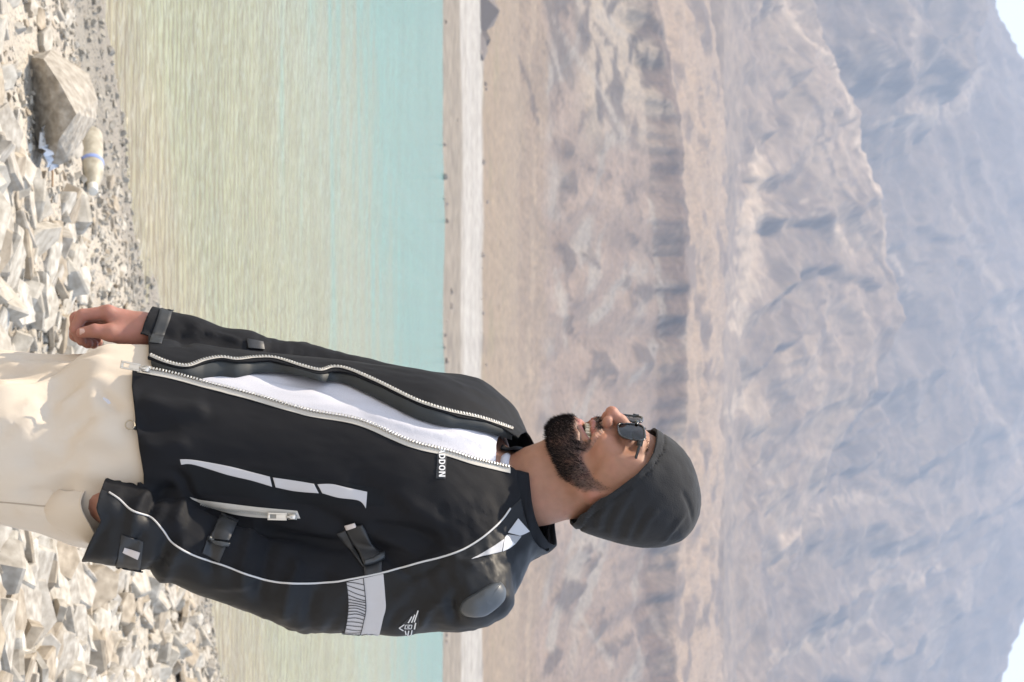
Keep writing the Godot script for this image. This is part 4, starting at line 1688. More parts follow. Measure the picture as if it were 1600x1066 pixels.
func build_trousers() -> void:
	var f := Field.new()
	var hip_l := m(140, 745, -0.055)
	var hip_r := m(165, 655, 0.085)
	f.made(func(p: Vector3) -> float: return trunk(p, 0.016 + 0.55 * maxf(0.0, m(165, 0).y - p.y), m(-60, 0).y, m(330, 0).y), 0.03)
	f.cone(m(250, 700, 0.0), m(150, 725, 0.0), 0.125, 0.115, 0.06)
	f.cone(hip_l, m(0, 706, -0.06), 0.104, 0.104, 0.05)
	f.cone(m(0, 706, -0.06), m(-110, 712, -0.05), 0.104, 0.093, 0.05)
	f.cone(m(-110, 712, -0.05), m(-480, 735, 0.0), 0.092, 0.082, 0.03)
	f.cone(hip_r, m(0, 645, 0.09), 0.112, 0.098, 0.02)
	f.cone(m(0, 645, 0.09), m(-110, 640, 0.10), 0.098, 0.090, 0.03)
	f.cone(m(-110, 640, 0.10), m(-480, 650, 0.16), 0.090, 0.082, 0.03)
	# the pocket stands away from the hip round the hand
	f.cone(m(125, 805, -0.12), m(50, 765, -0.10), 0.030, 0.040, 0.06)
	folds = []
	fold(f, [-60, 612, 0, 612, 60, 608, 95, 592, 135, 568, 180, 560], 0.016, 0.0121)
	fold(f, [-60, 597, 0, 597, 62, 594, 90, 578, 125, 556], 0.009, -0.0162)
	fold(f, [180, 590, 140, 600, 105, 625, 80, 640], 0.013, 0.0081)
	fold(f, [150, 650, 110, 655, 60, 650], 0.022, -0.0081)
	fold(f, [200, 690, 140, 670, 70, 665, 0, 672], 0.026, 0.0095)
	fold(f, [195, 720, 140, 705, 80, 712, 20, 730], 0.016, -0.0081)
	fold(f, [150, 740, 110, 735, 60, 745, 10, 760], 0.014, 0.0068)
	fold(f, [120, 760, 80, 770, 30, 772], 0.012, -0.0068)
	fold(f, [100, 572, 50, 570, 0, 576], 0.014, 0.0068)
	fold(f, [190, 640, 170, 625, 150, 600], 0.010, -0.0081)
	fold(f, [60, 620, 30, 650, 0, 655], 0.012, 0.0054)
	fold(f, [120, 560, 80, 556, 20, 560], 0.007, -0.005)
	fold(f, [135, 600, 105, 618, 70, 650, 40, 690], 0.008, -0.006)
	fold(f, [160, 640, 120, 672, 90, 720], 0.009, -0.006)
	fold(f, [90, 560, 60, 575, 10, 590], 0.007, -0.006)
	fold(f, [60, 640, 20, 660, -20, 700], 0.009, -0.005)
	fold(f, [140, 720, 100, 750, 75, 780], 0.009, -0.006)
	fold(f, [130, 690, 90, 705, 50, 700], 0.010, 0.005)
	fold(f, [110, 790, 70, 800, 20, 795], 0.010, 0.005)
	var s := surface_net(f, m(-520, 500, 0.36), Vector3(m(0, 930).x, m(340, 0).y, -FAR + 0.36), 0.0085)
	if s.n[500].dot(f.slope(s.v[500])) < 0.0:
		flip(s)
	relax(s, 1, 0.4)
	var n_k := noise(71, 1.0, 3)
	displace(s, func(p: Vector3, n: Vector3) -> float: return folded(p) + 0.006 * n_k.get_noise_3d(p.x * 10.0, p.y * 5.0, p.z * 10.0) + 0.0007 * n_k.get_noise_3d(p.x * 40.0, p.y * 14.0, p.z * 40.0))
	s = clip(s, func(p: Vector3) -> float: return p.y - m(-505, 0).y)
	s = clip(s, func(p: Vector3) -> float: return m(285, 0).y - p.y)
	var cream := cloth(lin(0.66, 0.565, 0.455), 0.85, 0.1, 30.0, 0.02, 72)
	var look := Look.new(s, EYE, FOCAL)
	var o := wear("trousers", thicken(s, 0.002), cream)
	# side seam and the pocket that bulges round his hand
	var seam := line_on(look, [-40, 784, 0, 785, 37, 788, 70, 791, 98, 789, 120, 787], 0.0006, 8)
	wear("side_seam", ribbon(seam[0], seam[1], 0.0022, 0.0006), cloth(lin(0.42, 0.35, 0.27), 0.9, 0.0, 300.0, 0.03, 73), o)
	var pocket := []
	var outer := spline([m(136, 760, -0.160), m(126, 780, -0.185), m(127, 797, -0.195), m(140, 822, -0.190), m(152, 840, -0.172), m(167, 850, -0.14), m(172, 846, -0.10)], 6)
	var base := spline([m(90, 762, -0.150), m(70, 778, -0.150), m(50, 795, -0.135), m(60, 812, -0.115), m(85, 830, -0.085), m(115, 842, -0.06), m(140, 842, -0.04)], 6)
	for j in 7:
		var t := j / 6.0
		var row := []
		for i in outer.size():
			row.append(base[i].lerp(outer[i], t) + Vector3(0.35, 0.0, 0.9) * 0.016 * sin(PI * pow(t, 0.8)))
		pocket.append(row)
	var ps := grid(pocket)
	face_to(ps, Vector3(0.2, 0, 1))
	wear("pocket", thicken(ps, 0.002), cream, o)
	wear("pocket_hem", tube(outer, func(_t: float) -> float: return 0.0018, 6), cream, o)
	# shoes, one under each leg
	for e in [[735.0, 0.0], [650.0, 0.16]]:
		var g := Field.new()
		var heel := m(-520, e[0], e[1])
		heel.y = 0.045
		g.cone(heel - fwd * 0.03, heel + fwd * 0.10 + Vector3(0, -0.004, 0), 0.042, 0.046, 0.02)
		g.cone(heel + fwd * 0.10 + Vector3(0, -0.006, 0), heel + fwd * 0.20 + Vector3(0, -0.012, 0), 0.046, 0.034, 0.02)
		g.cone(heel, heel + Vector3(0, 0.06, 0), 0.042, 0.046, 0.03)
		var shoe := surface_net(g, heel - Vector3(0.3, 0.1, 0.3), heel + Vector3(0.3, 0.16, 0.3), 0.01)
		wear("shoe", shoe, mat(lin(0.05, 0.045, 0.04), 0.6))

# ---------------------------------------------------------------- trims on the jacket
func zoomed(p: Array, ox: float, oy: float, k: float) -> Array:
	var o := []
	for i in range(0, p.size(), 2):
		o.append_array([ox + p[i] / k, oy + p[i + 1] / k])
	return o

func teeth(line: Array, spacing: float, size: Vector3, lean: float) -> Shell:
	# metal teeth along [points, normals]
	var s := Shell.new()
	var pts: PackedVector3Array = line[0]
	var nrm: PackedVector3Array = line[1]
	var carry := 0.0
	for i in pts.size() - 1:
		var ab := pts[i + 1] - pts[i]
		var l := ab.length()
		if l < 1e-6:
			continue
		while carry < l:
			var t := ab / l
			var n := nrm[i].lerp(nrm[i + 1], carry / l).normalized()
			var side := n.cross(t).normalized()
			join(s, block(Transform3D(Basis(side, n, side.cross(n)), pts[i] + t * carry + side * lean), size, 0.25))
			carry += spacing
		carry -= l
	return s

func puller(at_p: Vector3, along: Vector3, n: Vector3, k: float) -> Shell:
	# slider body and a flat tab with a slot
	var side := n.cross(along).normalized()
	var b := Basis(side, n, along)
	var s := block(Transform3D(b, at_p), Vector3(0.009, 0.006, 0.012) * k, 0.3)
	join(s, block(Transform3D(b, at_p + n * 0.004 * k - along * 0.005 * k), Vector3(0.003, 0.004, 0.009) * k, 0.3))
	var o := at_p - along * 0.022 * k + n * 0.003 * k
	for e in [-1.0, 1.0]:
		join(s, block(Transform3D(b, o + side * e * 0.0042 * k), Vector3(0.0028, 0.0018, 0.028) * k, 0.3))
	join(s, block(Transform3D(b, o - along * 0.012 * k), Vector3(0.0062, 0.0018, 0.004) * k, 0.2))
	join(s, block(Transform3D(b, o + along * 0.006 * k), Vector3(0.0062, 0.0018, 0.015) * k, 0.1))
	return s

func build_trims() -> void:
	var L := coat_look
	var tape := cloth(lin(0.52, 0.49, 0.44), 0.8, 0.1, 400.0, 0.03, 81)
	var steel := mat(lin(0.66, 0.64, 0.60), 0.35, 0.85)
	var silver := mat(lin(0.42, 0.41, 0.42), 0.55)
	silver.rim_enabled = true
	silver.rim = 0.2
	var webbing := mat(lin(0.011, 0.012, 0.014), 0.45)
	var lining := cloth(lin(0.020, 0.024, 0.025), 0.6, 0.1, 300.0, 0.04, 82)
	var plastic := mat(lin(0.030, 0.034, 0.038), 0.35)
	var ink := mat(lin(0.02, 0.02, 0.022), 0.7)
	# main zip, near side: tape and teeth
	var nz := near_zip.duplicate()
	for i in range(1, nz.size(), 2):
		nz[i] += 6.5
	var line := line_on(L, nz, 0.0015, 10)
	var z := wear("front_zip", ribbon(line[0], line[1], 0.011, 0.0012), tape, coat)
	var ez := near_zip.duplicate()
	for i in range(1, ez.size(), 2):
		ez[i] += 2.0
	var e := line_on(L, ez, 0.0035, 10)
	wear("zip_teeth", teeth(e, 0.0052, Vector3(0.0052, 0.0034, 0.0032), 0.0), steel, z)
	var zd: float = -on(L, 250, 590, 0.0)[0].z - 0.006
	var z0 := at(228, 577, zd)
	var z1 := at(196, 571, zd)
	wear("zip_pull", puller(z0, (z0 - z1).normalized(), Vector3(-0.1, 0, 1).normalized(), 1.15), steel, z)
	# far side: teeth on the turned-out edge, and the dark facing inside it
	var fz := far_zip.duplicate()
	for i in range(1, fz.size(), 2):
		fz[i] -= 3.0
	var fe := line_on(L, fz, 0.002, 10)
	var fr := wear("front_zip", ribbon(fe[0], fe[1], 0.006, 0.0012), tape, coat)
	wear("zip_teeth", teeth(fe, 0.0052, Vector3(0.0048, 0.0034, 0.0032), 0.0012), steel, fr)
	var inner := pixels([238, 578, 262, 586, 292, 592, 320, 594, 345, 594, 370, 590, 400, 583, 430, 582, 470, 588, 500, 596, 520, 596, 545, 602, 590, 624, 650, 654, 700, 668, 750, 674, 800, 688], 10)
	var rows := [[], [], []]
	for i in fe[0].size():
		var a: Vector3 = fe[0][i]
		var q := inner[i]
		var b := at(q.x, q.y, -a.z + 0.004 - 0.012 * sin(PI * i / fe[0].size()))
		rows[0].append(a - Vector3(0, 0, 0.004))
		rows[1].append(a.lerp(b, 0.5) + Vector3(0, 0, 0.006))
		rows[2].append(b)
	var facing := grid(rows)
	face_to(facing, Vector3(0, 0, 1))
	wear("front_facing", thicken(facing, 0.0015), lining, coat)
	# chest reflector in three pieces
	for r in [
		[[88, 160, 180, 165, 400, 205, 560, 245, 680, 275], [97, 195, 180, 196, 400, 262, 560, 300, 695, 340]],
		[[700, 280, 830, 298, 970, 322], [718, 343, 850, 368, 1002, 382]],
		[[993, 325, 1090, 324, 1200, 350, 1320, 375], [1025, 382, 1130, 412, 1265, 432, 1312, 482]]]:
		wear("reflective_strip", patch_on(L, zoomed(r[0], 260, 680, 4.21), zoomed(r[1], 260, 680, 4.21), 5, 0.0016, 0.001), silver, coat)
	# pocket welt, zip and pull
	var flap_mat := cloth(lin(0.0070, 0.0080, 0.0100), 0.62, 0.0, 16.0, 0.03, 83)
	flap_mat.metallic_specular = 0.25
	wear("pocket_flap", patch_on(L, zoomed([110, 155, 400, 185, 700, 250, 1100, 300, 1430, 360], 260, 680, 4.21), zoomed([200, 385, 420, 400, 700, 430, 1000, 460, 1430, 465], 260, 680, 4.21), 8, 0.0007, 0.001), flap_mat, coat)
	var pz := wear("pocket_zip", patch_on(L, zoomed([150, 412, 300, 435, 560, 468, 860, 500], 260, 680, 4.21), zoomed([165, 424, 340, 490, 560, 535, 880, 548], 260, 680, 4.21), 4, 0.0022, 0.001), tape, coat)
	var pe := line_on(L, zoomed([230, 448, 400, 485, 560, 505, 700, 520], 260, 680, 4.21), 0.0036, 10)
	wear("zip_teeth", teeth(pe, 0.0034, Vector3(0.0048, 0.0014, 0.0022), 0.0), mat(lin(0.40, 0.40, 0.38), 0.5, 0.4), pz)
	var h := on(L, 260 + 830 / 4.21, 680 + 532 / 4.21, 0.006)
	wear("zip_pull", puller(h[0], Vector3(0.02, 1, 0.0).normalized(), h[1], 1.1), steel, pz)
	# piping down the sleeve and over the shoulder
	var pl := line_on(L, [170, 770, 185, 780, 206, 798, 235, 809, 253, 827, 271, 850, 303, 868, 348, 883, 388, 899, 433, 910, 474, 912, 520, 910, 545, 906, 600, 895, 650, 881, 712, 864, 750, 843, 782, 815, 797, 795], 0.001, 8)
	wear("piping", tube(pl[0], func(_t: float) -> float: return 0.0016, 6), mat(lin(0.50, 0.49, 0.48), 0.6), coat)
	# sleeve band: plain half and hatched half
	var mid := zoomed([300, 402, 320, 600, 322, 720, 295, 850, 262, 975], 520, 840, 6.27)
	var low := zoomed([133, 438, 150, 600, 150, 720, 130, 850, 102, 975], 520, 840, 6.27)
	var top := zoomed([495, 358, 512, 560, 518, 690, 490, 800, 452, 975], 520, 840, 6.27)
	var band := wear("reflective_band", patch_on(L, mid, top, 5, 0.0014, 0.001), silver, coat)
	band.set_meta("label", "plain silver half of the sleeve band")
	var hatch := wear("reflective_band", patch_on(L, low, mid, 5, 0.0014, 0.001), silver, coat)
	hatch.set_meta("label", "hatched silver half of the sleeve band")
	var ml := pixels(mid, 8)
	var ll := pixels(low, 8)
	var lines := Shell.new()
	for k in 16:
		var t := (k + 0.2) / 16.0
		var a := ll[int(t * (ll.size() - 1))]
		var lean := lerpf(0.11, 0.0, t)
		var b := ml[int(clampf(t + lean, 0.0, 1.0) * (ml.size() - 1))]
		var mdl := a.lerp(b, 0.5) + Vector2(0, -1.0 + 2.0 * sin(t * 9.0))
		var ln := line_on(L, [a.x, a.y, mdl.x, mdl.y, b.x, b.y], 0.0027, 4)
		join(lines, ribbon(ln[0], ln[1], 0.0011, 0.0004))
	for pth in [mid, low]:
		var ln := line_on(L, pth, 0.0027, 8)
		join(lines, ribbon(ln[0], ln[1], 0.0011, 0.0004))
	wear("hatching", lines, ink, hatch)
	# straps with buckles on the sleeve
	var zz := func(p: Array) -> Array: return zoomed(p, 260, 680, 4.21)
	var s1 := wear("sleeve_strap", patch_on(L, zz.call([372, 503, 320, 590, 268, 690]), zz.call([478, 555, 440, 630, 405, 705]), 6, 0.0075, 0.004), webbing, coat)
	wear("strap_base", patch_on(L, zz.call([268, 670, 250, 730, 233, 778]), zz.call([408, 690, 380, 760, 348, 832]), 5, 0.0025, 0.002), webbing, s1)
	wear("buckle", patch_on(L, zz.call([262, 672, 330, 706, 410, 722]), zz.call([258, 690, 326, 726, 402, 742]), 3, 0.011, 0.006), plastic, s1)
	var s2 := wear("sleeve_strap", patch_on(L, zz.call([1178, 612, 1240, 740, 1300, 868]), zz.call([1288, 583, 1350, 690, 1422, 815]), 6, 0.008, 0.004), webbing, coat)
	wear("strap_base", patch_on(L, zz.call([1296, 850, 1300, 890, 1306, 925]), zz.call([1418, 800, 1416, 860, 1416, 905]), 4, 0.003, 0.002), webbing, s2)
	wear("strap_shadow_side", patch_on(L, zz.call([1120, 650, 1200, 750, 1290, 870]), zz.call([1180, 625, 1240, 745, 1300, 870]), 3, 0.003, 0.002), webbing, s2).name = "strap_shade"  # dark strip laid beside the strap in place of its shadow
	wear("buckle", patch_on(L, zz.call([1300, 845, 1360, 830, 1422, 800]), zz.call([1304, 872, 1364, 858, 1432, 830]), 3, 0.012, 0.006), plastic, s2)
	wear("strap_tip", patch_on(L, zz.call([1182, 585, 1186, 600, 1190, 618]), zz.call([1243, 569, 1249, 580, 1256, 594]), 3, 0.0085, 0.003), mat(lin(0.55, 0.5, 0.48), 0.6), s2)
	# cuff straps
	var c1 := wear("cuff_strap", patch_on(L, zoomed([436, 655, 420, 750, 400, 850, 372, 940], 100, 700, 4.846), zoomed([600, 710, 590, 800, 580, 880, 560, 945], 100, 700, 4.846), 5, 0.0025, 0.002), webbing, coat)
	wear("reflective_patch", patch_on(L, zoomed([455, 745, 447, 762, 438, 782], 100, 700, 4.846), zoomed([576, 785, 568, 808, 558, 834], 100, 700, 4.846), 4, 0.004, 0.001), mat(lin(0.50, 0.45, 0.43), 0.6), c1)
	wear("cuff_strap", patch_on(L, [251, 480, 245, 500, 238, 520, 233, 536], [269, 485, 264, 503, 257, 522, 252, 538], 4, 0.002, 0.002), cloth(lin(0.014, 0.016, 0.018), 0.6, 0.0, 16.0, 0.03, 84), coat)
	wear("sleeve_strap", patch_on(L, [385, 531, 386, 538, 387, 546], [410, 536, 411, 541, 412, 548], 3, 0.004, 0.003), webbing, coat)
	# shoulder plate
	var rim_px := pixels(zoomed([490, 722, 530, 780, 522, 860, 440, 940, 350, 985, 230, 980, 188, 930, 220, 860, 330, 790, 430, 735, 490, 722], 680, 760, 4.845), 6)
	var cpx := Vector2(680 + 370 / 4.845, 760 + 865 / 4.845)
	var prow := []
	for j in 8:
		var t := j / 7.0
		var row := []
		for q in rim_px:
			var w := cpx.lerp(q, t)
			row.append(on(L, w.x, w.y, 0.0015 + 0.011 * pow(1.0 - pow(t, 2.6), 0.7))[0])
		prow.append(row)
	var plate := grid(prow)
	face_to(plate, Vector3(0.3, 0.3, 1))
	wear("shoulder_plate", thicken(plate, 0.004), mat(lin(0.055, 0.062, 0.070), 0.38), coat)
	# shoulder reflectors
	for r in [
		[[547, 352, 585, 300, 625, 245], [640, 375, 680, 358, 712, 342], 0],
		[[548, 366, 600, 372, 648, 380], [570, 405, 585, 425, 602, 440], 1],
		[[543, 368, 530, 380, 522, 396], [600, 440, 560, 470, 507, 495], 2],
		[[275, 553, 400, 480, 518, 400], [277, 554, 400, 522, 500, 496], 0]]:
		var tone: float = [0.40, 0.26, 0.52][r[2]]
		wear("shoulder_reflector", patch_on(L, zoomed(r[0], 680, 760, 4.845), zoomed(r[1], 680, 760, 4.845), 4, 0.0016, 0.001), mat(lin(tone, tone, tone * 1.03), 0.55), coat)
	# chest label with lettering
	var lab := wear("chest_label", patch_on(L, [684, 694, 683, 718, 681, 748], [698, 697, 697, 719, 696, 748], 3, 0.001, 0.0008), cloth(lin(0.016, 0.017, 0.02), 0.5, 0.0, 400.0, 0.02, 85), coat)
	lettering(lab, "ADDON", 690.0, 724.0, 0.0102, 0.047)
	# sleeve badge: a winged mark
	var badge := wear("sleeve_badge", patch_on(L, zoomed([645, 880, 740, 790, 842, 704], 520, 840, 6.27), zoomed([700, 940, 770, 1000, 842, 850], 520, 840, 6.27), 4, 0.001, 0.0008), ink, coat)
	var mark := Shell.new()
	for b in [
		[650, 880, 700, 846, 3.0], [650, 880, 690, 906, 3.0], [838, 712, 800, 822, 3.0], [805, 752, 772, 826, 3.0], [774, 770, 738, 830, 3.0],
		[708, 905, 716, 945, 3.0], [742, 905, 730, 962, 3.0], [775, 900, 756, 985, 3.0], [815, 830, 800, 890, 3.4],
		[712, 850, 705, 886, 2.0], [705, 886, 768, 886, 2.0], [768, 886, 776, 850, 2.0], [776, 850, 712, 850, 2.0], [728, 868, 756, 856, 2.0], [728, 868, 752, 880, 2.0]]:
		var ln := line_on(L, zoomed([b[0], b[1], (b[0] + b[2]) / 2.0, (b[1] + b[3]) / 2.0, b[2], b[3]], 520, 840, 6.27), 0.0022, 2)
		join(mark, ribbon(ln[0], ln[1], b[4] * 0.0006, 0.0005))
	wear("badge_mark", mark, mat(lin(0.6, 0.6, 0.6), 0.6), badge)
	# small fittings: cord ring at the hem, tab at the collar
	var ring := PackedVector3Array()
	for i in 21:
		var a := TAU * i / 20.0
		ring.append(at(203 + 7.0 * cos(a), 664 + 7.0 * sin(a), FAR - 0.168 - 0.003 * sin(a)))
	wear("cord_ring", tube(ring, func(_t: float) -> float: return 0.0013, 6), mat(lin(0.40, 0.34, 0.25), 0.35, 0.9), coat)
	wear("cord_knot", tube(PackedVector3Array([at(208, 668, FAR - 0.166), at(213, 670, FAR - 0.164), at(222, 670, FAR - 0.155)]), func(_t: float) -> float: return 0.003, 6), webbing, coat)

func lettering(parent: Node3D, text: String, px: float, py: float, height: float, width: float) -> void:
	var tm := TextMesh.new()
	var sf := SystemFont.new()
	sf.font_names = PackedStringArray(["Droid Sans"])
	sf.font_weight = 700
	tm.font = sf
	tm.text = text
	tm.font_size = 32
	tm.pixel_size = 0.001
	tm.depth = 0.002
	var box := tm.get_aabb()
	# bend the letters onto the cloth
	var src := tm.get_mesh_arrays()
	var v: PackedVector3Array = src[Mesh.ARRAY_VERTEX]
	var mid := box.get_center()
	for i in v.size():
		var q := (v[i] - mid) / box.size
		v[i] = on(coat_look, px + q.y * height * 939.0, py + q.x * width * 939.0, 0.0026 + q.z * 0.0012)[0] - man.position
	put_mesh("lettering", mesh_of(v, src[Mesh.ARRAY_INDEX]), mat(lin(0.62, 0.62, 0.62), 0.6), parent)

# ---------------------------------------------------------------- body, head, hands
var head := Transform3D()
const YAW := 1.28
const PITCH := 0.18
const HS := 1.07

func hd(x: float, y: float, z: float) -> Vector3:
	# head axes in millimetres: x to his left, y up, z forwards
	return head * Vector3(x * 0.001, y * 0.001, z * 0.001)

func set_head() -> void:
	var f0 := Vector3(-sin(YAW), 0, cos(YAW))
	var l0 := Vector3(cos(YAW), 0, sin(YAW))
	var f := f0 * cos(PITCH) + Vector3.UP * sin(PITCH)
	var u := Vector3.UP * cos(PITCH) - f0 * sin(PITCH)
	head = Transform3D(Basis(l0 * HS, u * HS, f * HS * 0.97), m(949, 752, 0.0))

func hball(f: Field, x: float, y: float, z: float, rx: float, ry: float, rz: float, k: float, op := 1, tilt := Vector3.ZERO) -> void:
	var b := Basis.from_euler(tilt)
	var t := Transform3D(head.basis * b, hd(x, y, z))
	# head.basis carries the scale, so radii stay in the head's own millimetres
	f.prims.append([1, op, k * 0.001, t.affine_inverse(), Vector3(1000.0 / rx, 1000.0 / ry, 1000.0 / rz), Vector3(1e6 / (rx * rx), 1e6 / (ry * ry), 1e6 / (rz * rz))])

func hcone(f: Field, a: Array, b: Array, ra: float, rb: float, k: float, op := 1) -> void:
	f.cone(hd(a[0], a[1], a[2]), hd(b[0], b[1], b[2]), ra * 0.001 * HS, rb * 0.001 * HS, k * 0.001, op)

func head_field(f: Field) -> void:
	hball(f, 0, 40, 2, 74, 86, 84, 20)
	hball(f, 0, -10, 34, 59, 74, 58, 30)
	for s in [-1.0, 1.0]:
		hcone(f, [52.0 * s, -40.0, 2.0], [26.0 * s, -77.0, 58.0], 18, 16, 26)
		hball(f, 45 * s, -10, 56, 20, 19, 24, 22)          # cheekbone
		hball(f, 38 * s, -21, 70, 18, 15, 18, 14)          # smiling cheek
		hball(f, 29 * s, 34, 80, 22, 9, 14, 14)            # brow
		hball(f, 64 * s, 20, 30, 12, 40, 40, 22)           # temple
	hball(f, 0, -80, 66, 20, 15, 16, 22)                   # chin
	hball(f, 0, -50, 72, 33, 24, 20, 18)                   # mouth region
	for s in [-1.0, 1.0]:
		hball(f, 31 * s, 16, 100, 17, 12, 17, 12, -1)      # eye sockets
		hball(f, 31 * s, 15, 80, 14, 13, 13, 5)            # lids over the eyes
	# nose
	hcone(f, [0, 26, 88], [0, 2, 104], 7.5, 8.5, 12)
	hcone(f, [0, 2, 104], [0, -14, 114], 8.0, 9.2, 8)
	hball(f, 0, -15, 115, 10.0, 9.6, 9.8, 5)
	for s in [-1.0, 1.0]:
		hball(f, 12.5 * s, -20, 102, 7.6, 8.0, 10.5, 6)
		hball(f, 6.5 * s, -27, 108, 3.6, 4, 5, 3, -1)
	# laughing mouth
	hball(f, 0, -50, 90, 25, 10.0, 16, 3, -1, Vector3(0.25, 0, 0))
	for s in [-1.0, 1.0]:
		hball(f, 31 * s, -42, 78, 9, 5.5, 10, 3, -1)
		hball(f, 21 * s, -46.5, 79, 15, 9, 14, 3, -1, Vector3(0, 0.5 * s, 0.45 * s))
		hcone(f, [0.0, -39.5, 91.0], [15.0 * s, -39.5, 86.0], 4.2, 3.8, 5)
		hcone(f, [15.0 * s, -39.0, 87.0], [37.0 * s, -37.0, 73.0], 3.8, 2.4, 5)
		hcone(f, [0.0, -62.5, 87.0], [15.0 * s, -60.0, 82.5], 5.2, 4.6, 5)
		hcone(f, [15.0 * s, -60.0, 83.5], [37.0 * s, -41.0, 72.0], 4.6, 2.4, 5)
		# ears
		hball(f, 70 * s, -2, -6, 5, 30, 17, 6, 1, Vector3(0.15, 0.35 * s, 0))
		hball(f, 71 * s, -27, 2, 5.5, 9, 8, 5)

func skin_colour(p: Vector3, n: Vector3) -> Color:
	var q := head.affine_inverse() * p * 1000.0
	var c := Color(0.295, 0.148, 0.094)
	var d := q.length()
	var sp := n_a.get_noise_3d(p.x * 60.0, p.y * 60.0, p.z * 60.0)
	if d > 175.0:
		c = Color(0.310, 0.150, 0.105)
		if p.distance_to(m(160, 510, 0.08)) < 0.12:
			c = c.lerp(Color(0.36, 0.15, 0.115), 0.5 + 0.3 * sp)
		return c * (1.0 + 0.10 * sp)
	c = c.lerp(Color(0.40, 0.165, 0.115), 0.75 * bump(q.distance_to(Vector3(0, -14, 112)), 0.0, 18.0))
	c = c.lerp(Color(0.38, 0.165, 0.11), 0.5 * bump(q.distance_to(Vector3(40, -18, 72)), 0.0, 24.0))
	c = c.lerp(Color(0.38, 0.15, 0.11), 0.6 * bump(q.distance_to(Vector3(71, -25, 0)), 0.0, 16.0))
	c = c.lerp(Color(0.16, 0.075, 0.055), 0.45 * bump(q.distance_to(Vector3(31 * signf(q.x), 10, 84)), 0.0, 15.0))
	# lips and mouth
	var ax := absf(q.x)
	var ly := q.y + 52.0 - 0.006 * ax * ax
	if q.z > 60.0 and ax < 38.0 and absf(q.y + 50.0) < 18.0:
		var lip := maxf(bump(q.y, -40.0, 3.4), bump(q.y, -62.0 + ax * ax * 0.0155, 5.0)) * (1.0 - smoothstep(33.0, 39.0, ax))
		c = c.lerp(Color(0.34, 0.125, 0.11), 0.85 * lip)
		if q.z < 81.0 - ax * ax * 0.012 and q.y < -42.0 and q.y > -57.5:
			c = Color(0.10, 0.03, 0.03)
	var b := beard_at(q)
	c = c.lerp(Color(0.014, 0.010, 0.009), 0.96 * smoothstep(0.25, 0.8, b))
	c = c.lerp(Color(0.11, 0.062, 0.045), 0.65 * smoothstep(0.02, 0.5, b))
	c = c.lerp(Color(0.36, 0.15, 0.10), 0.25 * smoothstep(-0.1, 0.5, n_a.get_noise_3d(p.x * 30.0 + 5.0, p.y * 30.0, p.z * 30.0)))
	return c * (1.0 + 0.13 * sp)

func seg(p: Vector3, a: Vector3, b: Vector3) -> Vector2:
	var ab := b - a
	var t := clampf((p - a).dot(ab) / ab.length_squared(), 0.0, 1.0)
	return Vector2(p.distance_to(a + ab * t), t)

func beard_at(q: Vector3) -> float:
	# 1 in the thick of the beard, 0 on bare skin; q in head millimetres
	var p := Vector3(absf(q.x), q.y, q.z)
	var best := 0.0
	for e in [
		[Vector3(68, -6, 14), Vector3(63, -36, 14), 10.0, 15.0, 0.32, 0.56], [Vector3(63, -36, 14), Vector3(56, -65, 32), 15.0, 21.0, 0.56, 0.95],
		[Vector3(56, -65, 32), Vector3(36, -84, 63), 21.0, 25.0, 0.9, 1.0], [Vector3(36, -84, 63), Vector3(0, -91, 86), 25.0, 25.0, 1.0, 1.0],
		[Vector3(0, -31, 99), Vector3(20, -31, 93), 5.5, 6.5, 0.95, 1.0], [Vector3(20, -31, 93), Vector3(38, -33, 79), 6.5, 7.0, 1.0, 1.0], [Vector3(38, -33, 79), Vector3(45, -48, 67), 7.0, 7.0, 1.0, 0.95],
		[Vector3(44, -49, 66), Vector3(42, -72, 58), 8.0, 19.0, 0.95, 1.0], [Vector3(28, -68, 76), Vector3(46, -64, 50), 11.0, 14.0, 1.0, 0.9], [Vector3(8, -72, 84), Vector3(30, -71, 72), 11.0, 14.0, 1.0, 1.0], [Vector3(0, -73, 84), Vector3(0, -83, 78), 6.0, 12.0, 0.9, 1.0]]:
		var s := seg(p, e[0], e[1])
		var r := lerpf(e[2], e[3], s.y)
		best = maxf(best, lerpf(e[4], e[5], s.y) * (1.0 - smoothstep(0.72, 1.25, s.x / r)))
	# bare patch beside the lower lip
	return best

